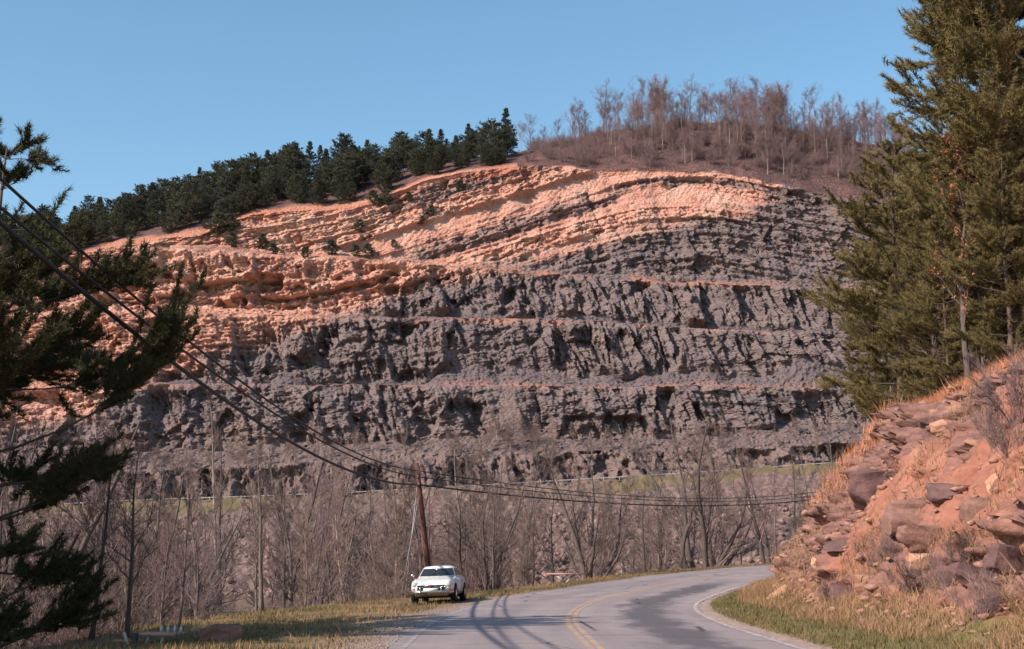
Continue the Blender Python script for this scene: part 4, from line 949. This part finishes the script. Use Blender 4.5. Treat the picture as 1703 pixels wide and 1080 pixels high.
# ------------------------------------------------------------------ roadside tables
M_plank = simple('weathered_red_planks', (.40, .20, .155), (.50, .31, .25), 2, .9, .1, (1, 8, 8)); M_leg = simple('pale_painted_timber', (.55, .50, .46), (.42, .37, .33), 4, .8, .2)
M_drum = simple('dark_timber_stub', (.05, .042, .038), (.08, .062, .052), 4, .9)
tx_, ty_, tz_ = hit(938, 972); ty_ += .9; tx_ = (939 - 851.5) / F * ty_; tzb = float(p2w(938, 969.5, ty_)[2])
rt_ = tag(empty('picnic_table', (tx_, ty_, tzb), R(3)), 'weathered plank table on pale V-shaped legs beyond the far road edge', 'table')
Lp = 62 / F * ty_
m = MB()
for k in range(3): m.box((0, -.22 + .22 * k, .43 + .004 * k), (Lp, .205, .055))
m.build('tabletop', M_plank, rt_)
for y in (-.2, .2):
    for s_ in (-1, 1):
        m = MB(); m.box((.26 * s_ - .02, y + .05 * s_, .205), (.09, .045, .60), roty(s_ * .86)); m.build('leg', M_leg, rt_)
m = MB(); m.box((-.45, -.75, -.10), (1.5, .24, .05)); m.build('bench', M_plank, rt_)
for s_ in (-1, 1):
    m = MB(); m.box((-.45 + s_ * .55, -.75, -.27), (.08, .2, .30)); m.build('bench_leg', M_leg, rt_)
tx_, ty_, tz_ = hit(276, 1074); ty_ += .5; tx_ = (276 - 851.5) / F * ty_; tzb = float(p2w(276, 1071, ty_)[2])
rt2 = tag(empty('picnic_table', (tx_, ty_, tzb), R(-14)), 'weathered red plank table with slanted pale legs at the bottom left, partly sunk behind grass', 'table')
m = MB()
for k in range(3): m.box((.0, -.18 + .19 * k, .20), (.95, .175, .05))
m.build('tabletop', M_plank, rt2)
for x0, sg in ((-.22, 1), (.12, 1), (-.62, -1)):
    m = MB(); m.box((x0, -.1, .02), (.05, .04, .46), roty(.45 * sg)); m.build('leg', M_leg, rt2)
m = MB(); m.tube([(-.36, -.32, -.25), (-.365, -.32, 0), (-.36, -.31, .23)], [.075, .08, .07], 9); m.build('stub_post', M_drum, rt2)
m = MB(); m.box((-.75, .32, .03), (.8, .2, .045)); m.build('bench', M_plank, rt2)
M_bottle = simple('milky_white', (.50, .49, .48), (.42, .41, .40), 10, .4)
for k, dx in enumerate((-.02, .13, .28, .42)):
    m = MB(); m.tube([(0, 0, 0), (0, 0, .09), (0, 0, .11), (0, 0, .15)], [.032, .032, .014, .013], 9); m.build('bottle', M_bottle, None, True)
    o = bpy.data.objects[[o.name for o in bpy.data.objects if o.name.startswith('bottle')][-1]]
    p_ = rotz(R(-14)) @ np.array([dx, .16, .225]); o.location = (tx_ + p_[0], ty_ + p_[1], tzb + p_[2])
    tag(o, 'small white bottle standing in the row along the bottom-left plank table', 'bottle', 'white bottles on the bottom-left table')

# ------------------------------------------------------------------ rocks
def rock_mat(name, a, b, d): 
    t = NT(name, .95, .12); n = t.noise(2.2, 6, (1, 1, 2.5), .65); x = t.mix(t.ramp(n, .35, .65), a, b); x = t.mix(t.ramp(t.noise(9, 4), .55, .75, 0, .6), x, d)
    t.col(x); t.bump(t.noise(7, 6, rough=.7), .8, .06); return t.m
M_rk_d = rock_mat('purple_brown_rock', (.120, .070, .068), (.200, .115, .100), (.085, .053, .052)); M_rk_m = rock_mat('brown_rock', (.200, .108, .088), (.31, .170, .130), (.13, .075, .068)); M_rk_p = rock_mat('pale_orange_rock', (.46, .235, .145), (.58, .335, .215), (.34, .17, .115))
def rock(seed, d, loc, rot, mat, label, name='rock', tilt=(0, 0), group=None):
    n = 15; rng = np.random.default_rng(seed); g = np.linspace(-1, 1, n); V = []; Q = []; k = 0
    for axis in range(3):
        for s_ in (-1, 1):
            a, b = np.meshgrid(g, g); P = np.empty((n, n, 3)); P[..., axis] = s_; P[..., (axis + 1) % 3] = a; P[..., (axis + 2) % 3] = b
            q = grid_quads(n, n) + k; Q.append(q if s_ > 0 else q[:, ::-1]); V.append(P.reshape(-1, 3)); k += n * n
    V = np.concatenate(V); r = np.linalg.norm(V, axis=1)[:, None]; V = V * (.78 + .22 / r)
    cuts = unit_rows(rng.normal(0, 1, (9, 3)))
    for c_ in cuts:
        h = V @ c_; lim = .66 + .34 * rng.random(); V = V - np.maximum(h - lim, 0)[:, None] * c_ * .9
    V = V * np.asarray(d) / 2
    lay = facets(V[:, 0] * 1.1 + V[:, 1] * .9 + seed, V[:, 2] * 4.2 / max(d[2], .3) + seed, 300 + seed, .6); nr = V / (np.linalg.norm(V, axis=1)[:, None] + 1e-9); nr[:, 2] *= .35
    V = V + nr * (lay * .07 * min(d[0], d[1]))[:, None] + nr * (.05 * fbm(V[:, 0] * 4 + seed, V[:, 2] * 5 + V[:, 1] * 4, seed, 3))[:, None]
    Vr = np.round(V, 5); o = link(name, mesh(name, V, np.concatenate(Q)), mat, None, loc); o.rotation_euler = (tilt[0], tilt[1], rot)
    return tag(o, label, 'rock', group)
def bank_hit(px, py):
    x, y, z = hit(px, py, 16., 110., fn=lambda X, Y: np.maximum(bank_z(X, Y), ground_z(X, Y, False))); return x, y, z
RK = [  # px, py centre, width/height in photograph px, material, tilt, label
 (1466, 812, 96, 62, M_rk_d, -.10, 'big dark overhanging block on the bank, highest of the outcrop'), (1545, 855, 130, 54, M_rk_m, .06, 'broad brown slab in the middle of the outcrop'), (1570, 895, 120, 46, M_rk_m, .05, 'thick brown layer jutting over the pale block'),
 (1545, 940, 70, 44, M_rk_p, -.05, 'pale orange block beneath the thick brown layer'), (1425, 902, 90, 20, M_rk_d, -.16, 'thin dark ledge slab left of the outcrop'), (1395, 918, 80, 26, M_rk_p, -.42, 'pale orange slab sloping down under the thin dark ledge'),
 (1288, 998, 62, 16, M_rk_p, -.62, 'long pale slab leaning in the grass near the road bend'), (1345, 945, 34, 24, M_rk_p, -.6, 'small pale wedge of rock above the leaning slab'), (1410, 990, 52, 34, M_rk_d, .1, 'dark purple boulder half buried in the dry grass of the toe'),
 (1600, 820, 90, 34, M_rk_d, .02, 'dark flat block at the top of the outcrop right of the overhanging block'), (1505, 790, 56, 22, M_rk_d, -.1, 'small dark slab lying on the overhanging block'), (1640, 860, 60, 60, M_rk_m, .1, 'upright brown block at the right of the broad slab'),
 (1680, 930, 60, 44, M_rk_d, .2, 'dark jointed block at the right frame edge of the bank'), (1670, 800, 50, 34, M_rk_p, .0, 'red-orange block at the right frame edge above the dark jointed one'), (1500, 900, 60, 70, M_rk_m, -.2, 'tall orange-brown face left of the thick brown layer'),
 (1620, 955, 70, 30, M_rk_d, .3, 'dark tilted slab low on the bank right of the pale block'), (1375, 850, 36, 26, M_rk_d, -.4, 'dark stone on the bank silhouette above the road'), (1312, 905, 30, 20, M_rk_d, -.2, 'small dark stone at the outer nose of the bank'),
 (1570, 705, 40, 22, M_rk_p, -.3, 'pale stone lying in the red soil high on the bank'), (1460, 1040, 60, 22, M_rk_m, .1, 'low brown boulder in the dry grass near the bottom right'), (1520, 760, 44, 18, M_rk_p, -.3, 'pale flat stone on the red soil below the high pale one'),
 (1655, 1010, 60, 34, M_rk_d, .2, 'dark boulder at the foot of the bank by the right frame edge')]
for i, (px, py, wpx, hpx, mat, tl, lab) in enumerate(RK):
    x, y, z = bank_hit(px, py); k = y / F; W = wpx * k * 1.15; H = hpx * k * 1.25; D = max(.7 * W, 1.1 * H, .5)
    rock(i + 1, (W, D, H), (x + .10, y + D * .47, z - .07), float(-th(y)) * .5, mat, lab, tilt=(.12, tl))
x, y, z = hit(364, 1068); rock(47, (.80, .7, .48), (x, y, z + .12), .4, M_rk_m, 'rounded brown boulder in the grass at the bottom left')
x, y, z = hit(386, 1058); m = MB(); m.tube([(0, 0, -.1), (.01, 0, .08), (.03, .02, .22), (.03, .02, .26)], [.20, .17, .15, .08], 11)
tag(m.build('tree_stump', M_drum, None, False, (x, y, z)), 'dark tree stump beside the brown boulder at the bottom left', 'stump')
# riprap below the highway: countless
rng = np.random.default_rng(77); n = 2600; X = rng.uniform(-95, 85, n); Y = rng.uniform(292, 332, n); pxs = 851.5 + F * X / Y
dens = sst(480, 640, pxs) * .8 + .35; k = rng.random(n) < dens; X, Y = X[k], Y[k]; Z = ground_z(X, Y); n = len(X)
ico = np.array([(1, 0, 0), (-1, 0, 0), (0, 1, 0), (0, -1, 0), (0, 0, 1), (0, 0, -1), (.7, .7, .5), (-.7, .7, .4), (.7, -.7, .5), (-.7, -.7, .45)])
from mathutils import geometry
import bmesh
bm = bmesh.new(); [bm.verts.new(v) for v in ico]; r_ = bmesh.ops.convex_hull(bm, input=bm.verts); bm.verts.index_update(); bmesh.ops.triangulate(bm, faces=bm.faces)
HV = np.array([v.co[:] for v in bm.verts]); bm.verts.index_update(); HF = np.array([[v.index for v in f.verts] for f in bm.faces]); bm.free()
sz = .25 + .65 * rng.random((n, 1, 1)) ** 2.2; V = HV[None] * sz * rng.uniform(.7, 1.3, (n, 1, 3)) + rng.normal(0, .10, (n, len(HV), 3)) * sz; a = rng.random(n) * 6.28
ca, sa = np.cos(a)[:, None], np.sin(a)[:, None]; V = np.stack([V[..., 0] * ca - V[..., 1] * sa + X[:, None], V[..., 0] * sa + V[..., 1] * ca + Y[:, None], V[..., 2] + Z[:, None] + .1], -1)
T_ = (HF[None] + (np.arange(n) * len(HV))[:, None, None]).reshape(-1, 3)
tag(link('riprap_boulders', mesh('riprap_boulders', V.reshape(-1, 3), None, T_), rock_mat('pinkish_riprap', (.20, .130, .112), (.36, .225, .185), (.14, .095, .085))), kind='stuff')

def rubble(name, X, Y, Z, smin, smax, mat, seed):
    rng = np.random.default_rng(seed); n = len(X); sz = smin + (smax - smin) * rng.random((n, 1, 1)) ** 3
    V = HV[None] * sz * rng.uniform(.6, 1.3, (n, 1, 3)) * np.array([1, 1, .7]) + rng.normal(0, .14, (n, len(HV), 3)) * sz; a = rng.random(n) * 6.28; ca, sa = np.cos(a)[:, None], np.sin(a)[:, None]
    V = np.stack([V[..., 0] * ca - V[..., 1] * sa + X[:, None], V[..., 0] * sa + V[..., 1] * ca + Y[:, None], V[..., 2] + Z[:, None]], -1)
    tag(link(name, mesh(name, V.reshape(-1, 3), None, (HF[None] + (np.arange(n) * len(HV))[:, None, None]).reshape(-1, 3)), mat), kind='stuff')
def bank_pts(n, seed, s0, s1, t0, t1, patch=None, thr=0.0, pw=1.0):
    rng = np.random.default_rng(seed); S_ = s0 + (s1 - s0) * rng.random(n); toe = np.interp(S_, TOE[:, 0], TOE[:, 1]); E = toe + t0 + (t1 - t0) * rng.random(n) ** pw
    k = E > .3
    if patch: k &= fbm(S_ * .5, E * .5, patch, 3) > thr
    S_, E = S_[k], E[k]; i = np.clip(np.searchsorted(sb, S_), 0, len(sb) - 1); j = np.clip(np.searchsorted(eb, E), 0, len(eb) - 1); return bx2[i, j] + rng.normal(0, .04, len(i)), by2[i, j] + rng.normal(0, .04, len(i)), bz[i, j]
rubble('bank_rubble', *bank_pts(7500, 31, 18, 85, .2, 8.5, 90, -.25), .02, .17, rock_mat('broken_bank_stone', (.30, .155, .115), (.48, .27, .19), (.19, .105, .09)), 32)
gp = np.random.default_rng(33); gY = 18 + 32 * gp.random(2600) ** 1.3; gl_ = -.1 + 1.5 * gp.random(2600) ** 1.6; gX = cx(gY) - HALF - gl_
rubble('shoulder_gravel', gX, gY, ground_z(gX, gY), .010, .036, simple('pale_gravel', (.34, .26, .215), (.25, .19, .16), 8), 34)
# ------------------------------------------------------------------ grass
def grass_mat(name, a, b, d):
    t = NT(name, .85, .15); x = t.mix(t.ramp(t.noise(.8, 4), .38, .62), a, b); x = t.mix(t.ramp(t.noise(6, 2), .55, .72), x, d); t.col(x); return t.m
M_gr = grass_mat('short_green_grass', (.100, .105, .040), (.175, .130, .060), (.27, .17, .09)); M_dry = grass_mat('dry_grass', (.38, .215, .120), (.27, .165, .085), (.20, .155, .068)); M_tall = grass_mat('tall_orange_grass', (.56, .225, .115), (.42, .175, .095), (.60, .31, .17))
def blades(name, X, Y, Z, h, w_, mat, seed, lean=.35):
    rng = np.random.default_rng(seed); n = len(X); a = rng.random(n) * 6.283; h = h * rng.uniform(.5, 1.2, n); P = np.stack([X, Y, Z - .02], -1)
    sd = np.stack([np.cos(a), np.sin(a), 0 * a], -1) * (w_ * rng.uniform(.6, 1.3, n))[:, None]
    tip = P + np.stack([rng.normal(0, lean, n) * h, rng.normal(0, lean, n) * h, h], -1)
    me = mesh(name, np.stack([P - sd, P + sd, tip], 1).reshape(-1, 3), None, np.arange(3 * n).reshape(-1, 3)); return tag(link(name, me, mat), kind='stuff')
def left_pts(n, seed, y0, y1, l0, l1, patch=None):
    rng = np.random.default_rng(seed); Y = y0 + (y1 - y0) * rng.random(n) ** 1.25; rim = np.interp(Y, RIM[:, 0], RIM[:, 1]); l = l0 + (rim + l1 - l0) * rng.random(n)
    k = rng.random(n) < sst(.2, 1.4, l + np.interp(Y, [0, 30, 50, 60, 200], [-.2, -.1, .0, .6, .8]) + 1.2 * vn(l * .8, Y * .35, 12))
    if patch: k &= (fbm(l * .5, Y * .4, patch, 3) + .25 * (rng.random(n) - .5) > -.06)
    Y, l = Y[k], l[k]; d = -(l + HALF); X = cx(Y) + d * np.cos(th(Y)); YY = Y - d * np.sin(th(Y)); return X, YY, ground_z(X, YY)
blades('shoulder_grass', *left_pts(110000, 1, 17, 135, 0.2, 2.2, 82), .13, .012, M_gr, 2)
blades('dry_shoulder_grass', *left_pts(38000, 3, 17, 135, .5, 4.0, 77), .18, .010, M_dry, 4, .45)
blades('verge_grass', *bank_pts(60000, 5, 16, 100, -2.6, .5), .13, .011, M_gr, 6)
blades('bank_toe_grass', *bank_pts(60000, 7, 16, 95, -.8, 1.9, 78, -.12), .26, .010, M_dry, 8, .5)
blades('bank_crest_grass', *bank_pts(60000, 9, 44, 86, 2.5, 8.5, 79, -.2), .48, .010, M_tall, 10, .32)
blades('bank_top_grass', *bank_pts(26000, 19, 26, 52, 4.6, 11, 81, -.02), .40, .010, M_tall, 20, .45)
blades('bank_tuft_grass', *bank_pts(30000, 11, 20, 84, 1.0, 5.5, 80, .16), .36, .010, M_dry, 12, .5)
for k, (px, py, s_) in enumerate([(1590, 935, .35), (1478, 960, .4), (1520, 985, .45), (1560, 990, .35), (1660, 740, .5), (1690, 770, .4), (1440, 930, .3), (1690, 700, .6), (1380, 1000, .3), (1630, 1030, .35)]):
    x, y, z = bank_hit(px, py); SHR[k % 2].put(x, y, z, s_, k * 1.1, 'dead twiggy shrub growing from the face of the rocky bank', 'dead shrubs on the rocky bank')
